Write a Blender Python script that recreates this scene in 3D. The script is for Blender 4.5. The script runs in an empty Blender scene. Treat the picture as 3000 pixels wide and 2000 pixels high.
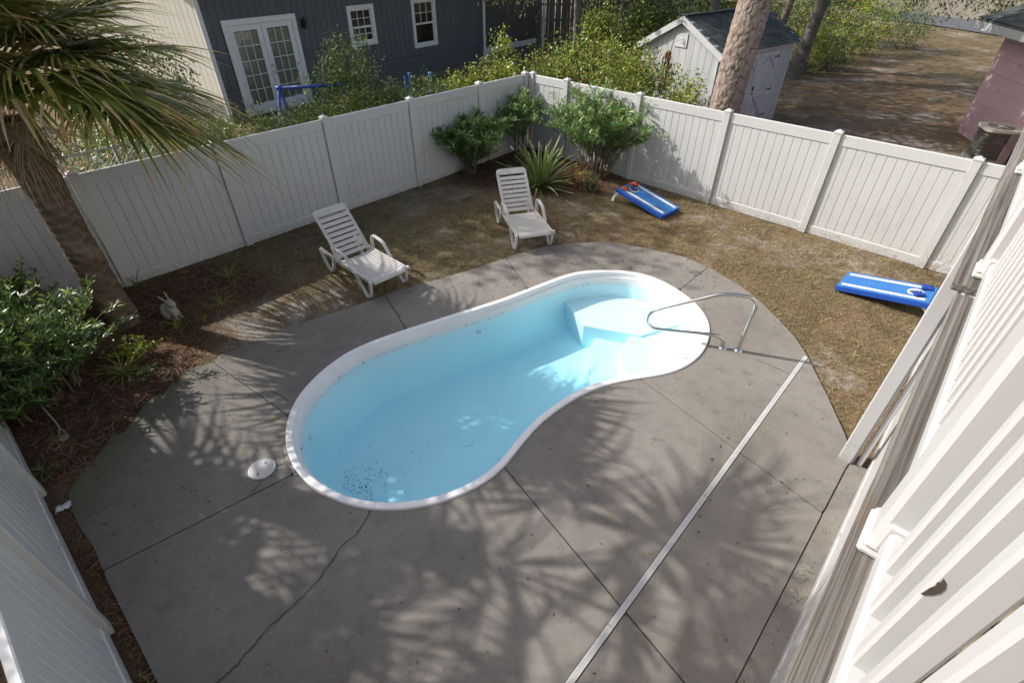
import bpy, bmesh, math, random
import numpy as np
from mathutils import Vector, Matrix, noise as mnoise
from mathutils.geometry import tessellate_polygon

R = math.radians
rng = random.Random(11)
npr = np.random.default_rng(5)
scn = bpy.context.scene
COL = scn.collection

# ------------------------------------------------------------------ camera
CAM_H = 4.4758
cam_d = bpy.data.cameras.new('camera')
cam_d.sensor_width = 36.0
cam_d.lens = 18.127
cam_d.clip_start = 0.02
cam_d.clip_end = 2000
cam = bpy.data.objects.new('camera', cam_d)
COL.objects.link(cam)
cam.location = (0, 0, CAM_H)
cam.rotation_euler = (R(90 - 38.146), R(-0.097), 0)
scn.camera = cam
scn.render.resolution_x, scn.render.resolution_y = 1024, 682

# ------------------------------------------------------------------ sky, sun, exposure
SUN_AZ, SUN_EL = -16.8, 38.0          # light travels towards this bearing (from +X), sun height
world = bpy.data.worlds.new('World')
scn.world = world
world.use_nodes = True
wn = world.node_tree.nodes
wl = world.node_tree.links
sky = wn.new('ShaderNodeTexSky')
sky.sky_type = 'NISHITA'
sky.sun_disc = False
sky.sun_elevation = R(SUN_EL)
sky.sun_rotation = R(270 - SUN_AZ)   # sun stands opposite to the travel direction
sky.air_density = 1.0
sky.dust_density = 4.0
sky.ozone_density = 1.0
wn['Background'].inputs['Strength'].default_value = 0.15
wl.new(sky.outputs['Color'], wn['Background'].inputs['Color'])
sun_d = bpy.data.lights.new('sun', 'SUN')
sun_d.energy = 4.3
sun_d.angle = R(0.45)
sun_d.color = (1.0, 0.96, 0.90)
sun = bpy.data.objects.new('sun', sun_d)
COL.objects.link(sun)
Ldir = Vector((math.cos(R(SUN_AZ)) * math.cos(R(SUN_EL)), math.sin(R(SUN_AZ)) * math.cos(R(SUN_EL)), -math.sin(R(SUN_EL))))
sun.rotation_euler = Ldir.to_track_quat('-Z', 'Y').to_euler()
sun.location = (-30, 10, 30)
scn.view_settings.view_transform = 'Standard'
scn.view_settings.look = 'None'
scn.view_settings.gamma = 1.0
scn.view_settings.exposure = 0.45
try:
    scn.view_settings.use_curve_mapping = False
except Exception:
    pass
scn.render.engine = 'CYCLES'
scn.cycles.transparent_max_bounces = 16
scn.cycles.max_bounces = 7
scn.cycles.diffuse_bounces = 5
scn.cycles.glossy_bounces = 3
scn.cycles.caustics_reflective = False
scn.cycles.caustics_refractive = False


# ================================================================== helpers
def tag(o, label=None, cat=None, group=None, kind=None):
    if label: o['label'] = label
    if cat: o['category'] = cat
    if group: o['group'] = group
    if kind: o['kind'] = kind
    return o


def thing(name, label, cat, loc=(0, 0, 0), rz=0.0, group=None):
    o = bpy.data.objects.new(name, None)
    o.empty_display_size = 0.2
    COL.objects.link(o)
    o.location = loc
    o.rotation_euler = (0, 0, R(rz))
    return tag(o, label, cat, group)


def place(name, mesh, parent=None, loc=(0, 0, 0), rot=(0, 0, 0), scale=None):
    o = bpy.data.objects.new(name, mesh)
    COL.objects.link(o)
    o.parent = parent
    o.location = loc
    o.rotation_euler = rot
    if scale: o.scale = scale
    return o


class MB:
    """collects polygons; build() links them as one mesh object"""
    def __init__(s):
        s.v = []; s.f = []; s.mi = []; s.sm = []
        s.m = 0; s.smooth = False; s.X = None

    def add(s, vs, fs):
        b = len(s.v)
        if s.X is not None:
            vs = [tuple(s.X @ Vector(q)) for q in vs]
        s.v += [tuple(q) for q in vs]
        for f in fs:
            s.f.append(tuple(i + b for i in f)); s.mi.append(s.m); s.sm.append(s.smooth)
        return s

    def box(s, c, d, M=None, taper=1.0):
        hx, hy, hz = d[0] / 2, d[1] / 2, d[2] / 2
        vs = []
        for z, t in ((-hz, 1.0), (hz, taper)):
            for x, y in ((-hx, -hy), (hx, -hy), (hx, hy), (-hx, hy)):
                q = Vector((x * t, y * t, z))
                if M is not None: q = M @ q
                vs.append((q.x + c[0], q.y + c[1], q.z + c[2]))
        return s.add(vs, [(3, 2, 1, 0), (4, 5, 6, 7), (0, 1, 5, 4), (1, 2, 6, 5), (2, 3, 7, 6), (3, 0, 4, 7)])

    def cham(s, c, d, ch=0.004, M=None):
        """box with all edges chamfered"""
        hx, hy, hz = d[0] / 2, d[1] / 2, d[2] / 2
        bm = bmesh.new()
        bmesh.ops.create_cube(bm, size=1.0)
        for q in bm.verts: q.co = Vector((q.co.x * d[0], q.co.y * d[1], q.co.z * d[2]))
        bmesh.ops.bevel(bm, geom=list(bm.edges), offset=ch, segments=1, affect='EDGES', clamp_overlap=True)
        bm.verts.index_update()
        vs = []
        for q in bm.verts:
            w = (M @ q.co) if M is not None else q.co
            vs.append((w.x + c[0], w.y + c[1], w.z + c[2]))
        fs = [tuple(q.index for q in f.verts) for f in bm.faces]
        bm.free()
        return s.add(vs, fs)

    def bar(s, a, b, w, h, up=(0, 0, 1)):
        a, b = Vector(a), Vector(b)
        x = (b - a); L = x.length; x.normalize()
        y = Vector(up).cross(x)
        if y.length < 1e-5: y = Vector((0, 1, 0))
        y.normalize(); z = x.cross(y)
        M = Matrix((x, y, z)).transposed()
        return s.box((a + b) / 2, (L, w, h), M)

    def tube(s, pts, rad, n=8, cap=True):
        pts = [Vector(q) for q in pts]
        if not hasattr(rad, '__len__'): rad = [rad] * len(pts)
        vs, fs = [], []
        pn = None
        for i, q in enumerate(pts):
            t = (pts[min(i + 1, len(pts) - 1)] - pts[max(i - 1, 0)])
            if t.length < 1e-9: t = Vector((0, 0, 1))
            t.normalize()
            if pn is None:
                pn = t.orthogonal().normalized()
            else:
                pn = pn - t * pn.dot(t)
                if pn.length < 1e-6: pn = t.orthogonal()
                pn.normalize()
            bn = t.cross(pn)
            for k in range(n):
                a = 2 * math.pi * k / n
                vs.append(q + (pn * math.cos(a) + bn * math.sin(a)) * rad[i])
        for i in range(len(pts) - 1):
            for k in range(n):
                k2 = (k + 1) % n
                fs.append((i * n + k, i * n + k2, (i + 1) * n + k2, (i + 1) * n + k))
        if cap:
            fs.append(tuple(range(n - 1, -1, -1)))
            fs.append(tuple((len(pts) - 1) * n + k for k in range(n)))
        return s.add(vs, fs)

    def lathe(s, prof, n=24, c=(0, 0, 0), cap=True):
        vs, fs = [], []
        for r, z in prof:
            for k in range(n):
                a = 2 * math.pi * k / n
                vs.append((c[0] + r * math.cos(a), c[1] + r * math.sin(a), c[2] + z))
        for i in range(len(prof) - 1):
            for k in range(n):
                k2 = (k + 1) % n
                fs.append((i * n + k, i * n + k2, (i + 1) * n + k2, (i + 1) * n + k))
        if cap:
            fs.append(tuple(range(n - 1, -1, -1)))
            fs.append(tuple((len(prof) - 1) * n + k for k in range(n)))
        return s.add(vs, fs)

    def prism(s, poly, z0, z1):
        n = len(poly)
        vs = [(x, y, z0) for x, y in poly] + [(x, y, z1) for x, y in poly]
        fs = [(i, (i + 1) % n, n + (i + 1) % n, n + i) for i in range(n)]
        tri = tessellate_polygon([[Vector((x, y, 0)) for x, y in poly]])
        for a, b, c in tri:
            fs.append((n + a, n + b, n + c)); fs.append((c, b, a))
        return s.add(vs, fs)

    def mesh(s, name, mats):
        me = bpy.data.meshes.new(name)
        me.from_pydata(s.v, [], s.f)
        if not isinstance(mats, (list, tuple)): mats = [mats]
        for q in mats: me.materials.append(q)
        me.polygons.foreach_set('material_index', s.mi)
        me.polygons.foreach_set('use_smooth', s.sm)
        me.update()
        return me

    def build(s, name, mats, parent=None, loc=(0, 0, 0), rot=(0, 0, 0), fix=False, bevel=0.0, seg=2):
        me = s.mesh(name, mats)
        if fix:
            bm = bmesh.new(); bm.from_mesh(me)
            bmesh.ops.recalc_face_normals(bm, faces=bm.faces)
            bm.to_mesh(me); bm.free()
        o = place(name, me, parent, loc, rot)
        if bevel: add_bevel(o, bevel, seg)
        return o


def add_bevel(o, w, seg=2):
    m = o.modifiers.new('bevel', 'BEVEL')
    m.width = w; m.segments = seg; m.limit_method = 'ANGLE'; m.angle_limit = R(40)
    return o


def catmull(pts, per, closed=False):
    P = [Vector(q) for q in pts]; n = len(P); out = []
    rngn = n if closed else n - 1
    for i in range(rngn):
        p0 = P[(i - 1) % n] if closed or i > 0 else P[i]
        p1 = P[i]; p2 = P[(i + 1) % n]
        p3 = P[(i + 2) % n] if closed or i + 2 < n else P[(i + 1) % n]
        for k in range(per):
            t = k / per
            out.append(0.5 * ((2 * p1) + (p2 - p0) * t + (2 * p0 - 5 * p1 + 4 * p2 - p3) * t * t + (3 * p1 - p0 - 3 * p2 + p3) * t ** 3))
    if not closed: out.append(P[-1].copy())
    return out


def smooth_loop(pts, it=2):
    P = np.array(pts, float)
    for _ in range(it):
        P = (np.roll(P, 1, 0) + 2 * P + np.roll(P, -1, 0)) / 4
    return P


def resample(P, step, closed=True):
    P = np.array([tuple(q)[:2] for q in P], float)
    Q = np.vstack([P, P[:1]]) if closed else P
    seg = np.hypot(*(np.diff(Q, axis=0).T)); cum = np.concatenate([[0], np.cumsum(seg)])
    n = max(3, int(round(cum[-1] / step)))
    t = np.linspace(0, cum[-1], n + (0 if closed else 1), endpoint=not closed)
    return np.stack([np.interp(t, cum, Q[:, 0]), np.interp(t, cum, Q[:, 1])], 1)


def area2(P):
    return 0.5 * np.sum(P[:, 0] * np.roll(P[:, 1], -1) - np.roll(P[:, 0], -1) * P[:, 1])


def offset_in(P, d):
    """inward offset of a closed CCW loop"""
    T = np.roll(P, -1, 0) - np.roll(P, 1, 0)
    T /= np.linalg.norm(T, axis=1)[:, None] + 1e-9
    N = np.stack([-T[:, 1], T[:, 0]], 1)
    return P + N * d


def inside(P, X, Y):
    r = np.zeros(X.shape, bool); n = len(P); j = n - 1
    for i in range(n):
        xi, yi = P[i]; xj, yj = P[j]
        c = ((yi > Y) != (yj > Y)) & (X < (xj - xi) * (Y - yi) / (yj - yi + 1e-12) + xi)
        r ^= c; j = i
    return r


def sstep(a, b, x):
    t = np.clip((x - a) / (b - a), 0, 1); return t * t * (3 - 2 * t)


# ================================================================== materials
class NM:
    def __init__(s, name):
        s.m = bpy.data.materials.new(name); s.m.use_nodes = True
        s.n = s.m.node_tree.nodes; s.l = s.m.node_tree.links
        s.b = s.n['Principled BSDF']; s.out = s.n['Material Output']
        s._pos = None

    def N(s, t, **kw):
        q = s.n.new(t)
        for k, v in kw.items(): setattr(q, k, v)
        return q

    def L(s, a, b): s.l.new(a, b)

    def pos(s, kind='world', scale=None):
        if kind == 'world': o = s.N('ShaderNodeNewGeometry').outputs['Position']
        else: o = s.N('ShaderNodeTexCoord').outputs['Object']
        if scale is not None:
            mp = s.N('ShaderNodeMapping'); mp.inputs['Scale'].default_value = scale
            s.L(o, mp.inputs['Vector']); o = mp.outputs['Vector']
        return o

    def noise(s, scale, detail=6, rough=0.55, vec=None, dist=0.0):
        q = s.N('ShaderNodeTexNoise')
        q.inputs['Scale'].default_value = scale; q.inputs['Detail'].default_value = detail
        q.inputs['Roughness'].default_value = rough; q.inputs['Distortion'].default_value = dist
        if vec is not None: s.L(vec, q.inputs['Vector'])
        return q.outputs['Fac']

    def ramp(s, fac, stops, interp='LINEAR'):
        q = s.N('ShaderNodeValToRGB'); e = q.color_ramp.elements; q.color_ramp.interpolation = interp
        while len(e) < len(stops): e.new(0.5)
        for el, (p, c) in zip(e, stops):
            el.position = p
            el.color = (c, c, c, 1) if not hasattr(c, '__len__') else (*c, 1)
        s.L(fac, q.inputs['Fac']); return q.outputs['Color']

    def mix(s, fac, a, b, mode='MIX'):
        q = s.N('ShaderNodeMix', data_type='RGBA', blend_type=mode)
        for i, x in ((0, fac), (6, a), (7, b)):
            if hasattr(x, 'is_linked'): s.L(x, q.inputs[i])
            elif hasattr(x, '__len__'): q.inputs[i].default_value = (*x, 1)
            elif i == 0: q.inputs[i].default_value = x
            else: q.inputs[i].default_value = (x, x, x, 1)
        return q.outputs[2]

    def math(s, op, a, b=0.0, clamp=False, c=0.0):
        q = s.N('ShaderNodeMath', operation=op, use_clamp=clamp)
        for i, x in ((0, a), (1, b), (2, c)):
            if hasattr(x, 'is_linked'): s.L(x, q.inputs[i])
            else: q.inputs[i].default_value = x
        return q.outputs[0]

    def attr(s, name):
        return s.N('ShaderNodeAttribute', attribute_name=name).outputs['Fac']

    def rand(s):
        return s.N('ShaderNodeObjectInfo').outputs['Random']

    def col(s, c): s.L(c, s.b.inputs['Base Color'])

    def set(s, **kw):
        for k, v in kw.items():
            s.b.inputs[k.replace('_', ' ')].default_value = (*v, 1) if hasattr(v, '__len__') and len(v) == 3 else v
        return s

    def bump(s, h, strength=0.4, dist=0.01, prev=None):
        q = s.N('ShaderNodeBump'); q.inputs['Strength'].default_value = strength
        q.inputs['Distance'].default_value = dist
        s.L(h, q.inputs['Height'])
        if prev is not None: s.L(prev, q.inputs['Normal'])
        s.L(q.outputs['Normal'], s.b.inputs['Normal']); return q.outputs['Normal']


def simple(name, c1, c2=None, scale=6.0, rough=0.5, spec=0.5, bump=0.0, bscale=40.0, bdist=0.004, metal=0.0, objv=0.0, stretch=None, kind='obj'):
    m = NM(name)
    v = m.pos(kind, stretch)
    c2 = c2 or tuple(x * 0.85 for x in c1)
    f = m.noise(scale, 3, 0.6, v)
    c = m.mix(m.ramp(f, [(0.3, 0.0), (0.7, 1.0)]), c2, c1)
    if objv:
        k = m.math('MULTIPLY_ADD', m.rand(), objv, c=1 - objv / 2)
        c = m.mix(1.0, c, k, 'MULTIPLY')
    m.col(c)
    m.set(Roughness=rough, Metallic=metal, Specular_IOR_Level=spec)
    if bump: m.bump(m.noise(bscale, 2, 0.6, v), bump, bdist)
    return m.m


def leafmat(name, stops, rough=0.42, trans=0.3, spec=0.45, gain=1.6):
    m = NM(name)
    stops = [(p, tuple(min(0.6, x * gain) for x in c)) for p, c in stops]
    c = m.ramp(m.attr('rnd'), stops)
    n = m.noise(3.0, 3, 0.5, m.pos('world'))
    c = m.mix(1.0, c, m.ramp(n, [(0.3, 0.75), (0.7, 1.2)]), 'MULTIPLY')
    m.col(c); m.set(Roughness=rough, Specular_IOR_Level=spec)
    t = m.N('ShaderNodeBsdfTranslucent'); m.L(c, t.inputs['Color'])
    x = m.N('ShaderNodeMixShader'); x.inputs[0].default_value = trans
    m.L(m.b.outputs[0], x.inputs[1]); m.L(t.outputs[0], x.inputs[2]); m.L(x.outputs[0], m.out.inputs['Surface'])
    return m.m


def vinylmat(name, c, stain=0.1):
    m = NM(name)
    p = m.pos('world')
    d = m.noise(1.6, 3, 0.6, p)
    e = m.noise(14, 3, 0.65, m.pos('world', (1, 1, 0.25)))
    a = m.math('MULTIPLY', m.ramp(d, [(0.45, 0.0), (0.8, 1.0)]), m.ramp(e, [(0.4, 0.0), (0.75, 1.0)]))
    col = m.mix(m.math('MULTIPLY', a, stain * 5), c, (c[0] * 0.62, c[1] * 0.62, c[2] * 0.55))
    col = m.mix(m.math('MULTIPLY', m.rand(), 0.05), col, (0.4, 0.4, 0.4))
    sz = m.N('ShaderNodeSeparateXYZ'); m.L(p, sz.inputs[0])
    foot = m.ramp(sz.outputs['Z'], [(0.0, 1.0), (0.20, 0.8), (0.42, 0.0)])
    sc = m.ramp(m.noise(7, 3, 0.7, m.pos('world', (1, 1, 7))), [(0.60, 0.0), (0.67, 1.0)])
    col = m.mix(m.math('MULTIPLY', m.math('MULTIPLY', sc, foot), 0.65), col, (0.16, 0.155, 0.14))
    spl = m.ramp(m.noise(22, 3, 0.7, p), [(0.46, 0.0), (0.62, 1.0)])
    foot2 = m.ramp(sz.outputs['Z'], [(0.02, 1.0), (0.13, 0.0)])
    col = m.mix(m.math('MULTIPLY', m.math('MULTIPLY', spl, foot2), 0.5), col, (0.22, 0.18, 0.13))
    m.col(col); m.set(Roughness=0.38, Specular_IOR_Level=0.45)
    m.bump(m.noise(5, 1, 0.5, m.pos('world', (1, 1, 0.2))), 0.08, 0.02)
    return m.m


VINYL = vinylmat('vinyl_white', (0.51, 0.515, 0.505))
VINYL_OLD = vinylmat('vinyl_weathered', (0.60, 0.605, 0.59), 0.16)
RAILWHITE = vinylmat('railing_white', (0.43, 0.43, 0.43), 0.04)


PLASTIC = simple('white_plastic', (0.55, 0.545, 0.53), (0.46, 0.455, 0.44), 14, 0.45, kind='world')


def concretemat():
    m = NM('concrete')
    p = m.pos('world')
    n1 = m.noise(0.9, 4, 0.6, p); n2 = m.noise(5, 5, 0.65, p); n3 = m.noise(190, 2, 0.7, p); n4 = m.noise(28, 4, 0.7, p)
    c = m.ramp(n1, [(0.3, (0.160, 0.145, 0.127)), (0.52, (0.200, 0.183, 0.162)), (0.72, (0.226, 0.208, 0.186))])
    c = m.mix(m.math('MULTIPLY', m.ramp(n2, [(0.5, 0.0), (0.78, 1.0)]), 0.55), c, (0.10, 0.092, 0.082))
    c = m.mix(0.5, c, m.ramp(n3, [(0.3, 0.55), (0.5, 1.0), (0.72, 1.35)]), 'MULTIPLY')
    c = m.mix(0.35, c, m.ramp(n4, [(0.3, 0.75), (0.7, 1.2)]), 'MULTIPLY')
    # weathered, pitted, mossy end of the slab by the planting bed
    sx = m.N('ShaderNodeSeparateXYZ'); m.L(p, sx.inputs[0])
    q = m.math('MULTIPLY_ADD', sx.outputs['X'], -0.55, c=-1.55)
    old = m.math('ADD', q, m.math('SUBTRACT', n1, 0.55), True)
    c = m.mix(m.math('MULTIPLY', old, 0.5, True), c, (0.085, 0.08, 0.071))
    pit = m.ramp(m.noise(16, 2, 0.6, p, 0.3), [(0.31, 1.0), (0.36, 0.0)])
    c = m.mix(m.math('MULTIPLY', pit, m.math('MULTIPLY', old, 1.3, True)), c, (0.045, 0.04, 0.035))
    q2 = m.math('MULTIPLY_ADD', sx.outputs['X'], -2.6, c=-11.0)
    moss = m.math('ADD', q2, m.math('MULTIPLY', m.noise(2.6, 6, 0.65, p), 1.4), True)
    c = m.mix(m.math('MULTIPLY', moss, 0.55, True), c, (0.10, 0.105, 0.05))
    m.col(c); m.set(Roughness=0.85, Specular_IOR_Level=0.3)
    m.bump(m.noise(140, 2, 0.7, p), 0.4, 0.003)
    return m.m


CONCRETE = concretemat()


def groundmat(name='soil_and_straw'):
    m = NM(name)
    p = m.pos('world')
    n1 = m.noise(0.55, 4, 0.6, p); n2 = m.noise(3.2, 4, 0.62, p, 0.4); n3 = m.noise(34, 4, 0.72, p, 1.2); n5 = m.noise(95, 2, 0.7, m.pos('world', (1.0, 0.35, 1)), 2.0)
    straw = m.ramp(n3, [(0.28, (0.05, 0.032, 0.018)), (0.5, (0.155, 0.105, 0.06)), (0.74, (0.30, 0.215, 0.13))])
    straw = m.mix(0.6, straw, m.ramp(n5, [(0.3, 0.45), (0.52, 1.0), (0.75, 1.6)]), 'MULTIPLY')
    grass = m.ramp(n3, [(0.28, (0.03, 0.03, 0.012)), (0.5, (0.085, 0.083, 0.036)), (0.76, (0.17, 0.16, 0.075))])
    sand = m.ramp(n3, [(0.3, (0.22, 0.19, 0.165)), (0.7, (0.42, 0.385, 0.345))])
    mulch = m.ramp(n3, [(0.3, (0.018, 0.011, 0.007)), (0.52, (0.075, 0.042, 0.025)), (0.75, (0.18, 0.11, 0.066))])
    mulch = m.mix(0.6, mulch, m.ramp(n5, [(0.3, 0.4), (0.52, 1.0), (0.75, 1.7)]), 'MULTIPLY')
    g = m.math('MULTIPLY', m.ramp(n2, [(0.42, 0.0), (0.62, 1.0)]), m.attr('grass'))
    c = m.mix(g, straw, grass)
    s = m.math('ADD', n1, m.math('MULTIPLY', m.attr('sand'), 0.35))
    s2 = m.math('MULTIPLY', m.ramp(s, [(0.52, 0.0), (0.66, 1.0)]), m.ramp(n2, [(0.42, 0.1), (0.62, 1.0)]))
    c = m.mix(0.8, c, m.ramp(m.noise(1.9, 3, 0.6, p, 0.8), [(0.3, 0.62), (0.5, 1.0), (0.7, 1.3)]), 'MULTIPLY')
    c = m.mix(m.math('MULTIPLY', s2, 0.9), c, sand)
    c = m.mix(m.attr('mulch'), c, mulch)
    m.col(c); m.set(Roughness=0.95, Specular_IOR_Level=0.15)
    m.bump(m.noise(30, 2, 0.7, p, 1.0), 0.7, 0.03)
    return m.m


GROUND = groundmat()
GRAYWALL = simple('grey_house_paint', (0.115, 0.122, 0.136), (0.10, 0.106, 0.118), 2.0, 0.7, 0.3, 0.15, 60, 0.003, objv=0.12)
SUNTINTWALL = simple('sun_tinted_grey_paint', (0.105, 0.098, 0.092), (0.085, 0.08, 0.075), 2.0, 0.75, 0.3, objv=0.12)  # grey paint of the wing, the warm tint of sunlight mixed into its colour
CREAMWALL = simple('cream_siding', (0.52, 0.5, 0.44), (0.45, 0.43, 0.38), 2.0, 0.7, 0.3, objv=0.06)
TRIMWHITE = simple('white_trim_paint', (0.72, 0.73, 0.74), (0.66, 0.67, 0.68), 3.0, 0.5)
FOUND = simple('foundation', (0.20, 0.19, 0.175), (0.13, 0.12, 0.11), 5, 0.9, 0.2, 0.3)
SHEDPAINT = simple('shed_grey_paint', (0.44, 0.45, 0.45), (0.36, 0.37, 0.37), 3.0, 0.75, 0.3, 0.2, 50, 0.003, objv=0.08, stretch=(1, 1, 0.25))
SHEDTRIM = simple('shed_trim_paint', (0.50, 0.51, 0.52), (0.42, 0.43, 0.44), 4.0, 0.7)
IRON = simple('black_iron', (0.012, 0.012, 0.013), None, 8, 0.5, 0.5)
SHINGLE = simple('asphalt_shingle', (0.075, 0.085, 0.082), (0.045, 0.052, 0.052), 9, 0.92, 0.2, 0.5, 120, 0.004, objv=0.5)
PINK = simple('pink_paint', (0.40, 0.285, 0.305), (0.34, 0.24, 0.265), 2.5, 0.8, 0.25, 0.15, 40, 0.003, objv=0.08)
MAUVE = simple('mauve_metal', (0.19, 0.145, 0.145), None, 4, 0.45)
ACBEIGE = simple('beige_metal', (0.46, 0.44, 0.38), None, 4, 0.45)
ACDARK = simple('louvre_metal', (0.10, 0.10, 0.085), (0.07, 0.07, 0.06), 8, 0.35, 0.5, metal=0.4)
RESIN = simple('lounger_resin', (0.52, 0.50, 0.465), (0.45, 0.43, 0.40), 7, 0.42, 0.45, 0.05, 60, 0.002)
BLUE = simple('blue_plastic', (0.015, 0.085, 0.42), (0.012, 0.07, 0.36), 9, 0.4, 0.5, 0.1, 200, 0.001)
BLUETOP = simple('blue_board_face', (0.03, 0.155, 0.42), (0.022, 0.125, 0.36), 12, 0.55, 0.4, 0.1, 200, 0.001)
STRIPE = simple('white_stripe', (0.66, 0.64, 0.60), (0.56, 0.54, 0.5), 14, 0.55)
REDBAG = simple('red_cloth', (0.42, 0.075, 0.045), (0.34, 0.05, 0.035), 20, 0.85, 0.2, 0.4, 90, 0.003)
BLUEBAG = simple('blue_cloth', (0.02, 0.05, 0.26), (0.015, 0.04, 0.2), 20, 0.85, 0.2, 0.4, 90, 0.003)
STEEL = simple('stainless_steel', (0.62, 0.60, 0.56), (0.56, 0.54, 0.5), 8, 0.16, 0.5, metal=1.0)
CHROME = simple('chrome', (0.70, 0.71, 0.72), None, 8, 0.08, 0.5, metal=1.0)
GELCOAT = simple('white_gelcoat', (0.80, 0.79, 0.78), (0.74, 0.73, 0.72), 3, 0.28, 0.5, kind='world')
STATUE = simple('weathered_cement', (0.42, 0.39, 0.34), (0.30, 0.275, 0.235), 16, 0.9, 0.2, 0.5, 70, 0.005)
SWINGBLUE = simple('blue_tube_paint', (0.02, 0.075, 0.33), None, 6, 0.4)
PALEBLUE = simple('pale_blue_plastic', (0.06, 0.28, 0.50), None, 6, 0.45)
DARKIN = simple('dark_interior', (0.02, 0.02, 0.02), None, 4, 0.9)
BLIND = simple('blind_slats', (0.55, 0.56, 0.53), (0.48, 0.49, 0.46), 4, 0.6)
OLDWOOD_FENCE = simple('old_grey_fence_wood', (0.24, 0.235, 0.215), (0.15, 0.145, 0.13), 5, 0.9, 0.2, 0.4, 50, 0.004, objv=0.25, stretch=(4, 4, 0.4))
CABLE = simple('grey_cable', (0.34, 0.36, 0.38), None, 30, 0.45)
SLOT = simple('dark_slot', (0.22, 0.23, 0.24), None, 8, 0.8)
CRACK = simple('crack_dark', (0.035, 0.03, 0.025), None, 8, 0.95, 0.1)
ASPHALT = simple('asphalt', (0.115, 0.115, 0.12), (0.085, 0.085, 0.09), 2, 0.9, 0.2, 0.3, 90, 0.003)
CONEBROWN = simple('brown_cone', (0.07, 0.045, 0.03), (0.03, 0.02, 0.014), 30, 0.9)
PAPER = simple('white_paper', (0.62, 0.62, 0.63), None, 20, 0.8)


def glassmat(name, tint=(0.02, 0.025, 0.03)):
    m = NM(name)
    g = m.N('ShaderNodeBsdfGlossy'); g.inputs['Roughness'].default_value = 0.02
    t = m.N('ShaderNodeBsdfTransparent'); t.inputs['Color'].default_value = (0.86, 0.89, 0.88, 1)
    f = m.N('ShaderNodeFresnel'); f.inputs['IOR'].default_value = 1.7
    x = m.N('ShaderNodeMixShader')
    m.L(f.outputs[0], x.inputs[0]); m.L(t.outputs[0], x.inputs[1]); m.L(g.outputs[0], x.inputs[2])
    m.L(x.outputs[0], m.out.inputs['Surface'])
    return m.m


GLASS = glassmat('window_glass')


def woodmat(name, axis='X', c0=(0.045, 0.040, 0.034), c1=(0.125, 0.117, 0.104), c2=(0.23, 0.222, 0.205)):
    m = NM(name)
    sc = (0.10, 9, 9) if axis == 'X' else ((9, 0.7, 9) if axis == 'Y' else (9, 9, 0.7))
    v = m.pos('obj', sc)
    big = m.noise(2.2, 3, 0.5, m.pos('obj', tuple(x * 0.35 for x in sc)))
    w = m.N('ShaderNodeTexNoise'); w.inputs['Scale'].default_value = 7; w.inputs['Detail'].default_value = 6
    w.inputs['Roughness'].default_value = 0.62; w.inputs['Distortion'].default_value = 0.5
    m.L(v, w.inputs['Vector'])
    c = m.ramp(w.outputs['Fac'], [(0.32, c0), (0.5, c1), (0.7, c2)])
    c = m.mix(0.6, c, m.ramp(big, [(0.3, 0.7), (0.7, 1.25)]), 'MULTIPLY')
    k = m.noise(2.6, 2, 0.4, m.pos('obj', (1, 1.6, 1.6)))
    c = m.mix(m.ramp(k, [(0.70, 0.0), (0.76, 0.7)]), c, (0.13, 0.10, 0.075))
    m.col(c); m.set(Roughness=0.9, Specular_IOR_Level=0.2)
    m.bump(w.outputs['Fac'], 0.8, 0.008)
    return m.m


DECKWOOD = woodmat('weathered_deck_wood')
DECKWOOD2 = woodmat('deck_floor_wood', 'X', (0.10, 0.075, 0.045), (0.22, 0.175, 0.115), (0.33, 0.28, 0.2))


def watermat():
    m = NM('pool_water')
    p = m.pos('world')
    n1 = m.noise(1.1, 3, 0.5, p); n2 = m.noise(11, 4, 0.6, p, 0.6)
    # livelier ripples where the jet pushes at the stepped end
    sx = m.N('ShaderNodeVectorMath', operation='DISTANCE'); m.L(p, sx.inputs[0]); sx.inputs[1].default_value = (1.55, 5.75, -0.16)
    near = m.ramp(sx.outputs['Value'], [(0.0, 1.0), (0.9, 0.75), (1.0, 0.0)])
    sc = m.math('DIVIDE', sx.outputs['Value'], 1.6)
    near = m.ramp(sc, [(0.2, 1.0), (1.0, 0.08)])
    h = m.math('ADD', m.math('MULTIPLY', n1, 0.6), m.math('MULTIPLY', n2, near))
    bp = m.N('ShaderNodeBump'); bp.inputs['Strength'].default_value = 0.55; bp.inputs['Distance'].default_value = 0.05
    m.L(h, bp.inputs['Height'])
    g = m.N('ShaderNodeBsdfGlossy'); g.inputs['Roughness'].default_value = 0.03
    t = m.N('ShaderNodeBsdfTransparent'); t.inputs['Color'].default_value = (0.97, 1.0, 1.0, 1)
    gi = m.N('ShaderNodeNewGeometry'); dt = m.N('ShaderNodeVectorMath', operation='DOT_PRODUCT')
    m.L(gi.outputs['Incoming'], dt.inputs[0]); m.L(bp.outputs[0], dt.inputs[1])
    co = m.math('SUBTRACT', 1.0, m.math('ABSOLUTE', dt.outputs['Value']), True)
    fr = m.math('MULTIPLY_ADD', m.math('POWER', co, 5.0), 0.98, c=0.02)
    m.L(bp.outputs[0], g.inputs['Normal'])
    x = m.N('ShaderNodeMixShader')
    m.L(fr, x.inputs[0]); m.L(t.outputs[0], x.inputs[1]); m.L(g.outputs[0], x.inputs[2])
    m.L(x.outputs[0], m.out.inputs['Surface'])
    va = m.N('ShaderNodeVolumeAbsorption'); va.inputs['Color'].default_value = (0.20, 0.87, 1.0, 1); va.inputs['Density'].default_value = 0.36
    m.L(va.outputs[0], m.out.inputs['Volume'])
    return m.m


WATER = watermat()
SHELL = simple('pool_shell_white', (0.70, 0.84, 0.88), (0.67, 0.82, 0.87), 1.5, 0.4, 0.4, kind='world')


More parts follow.
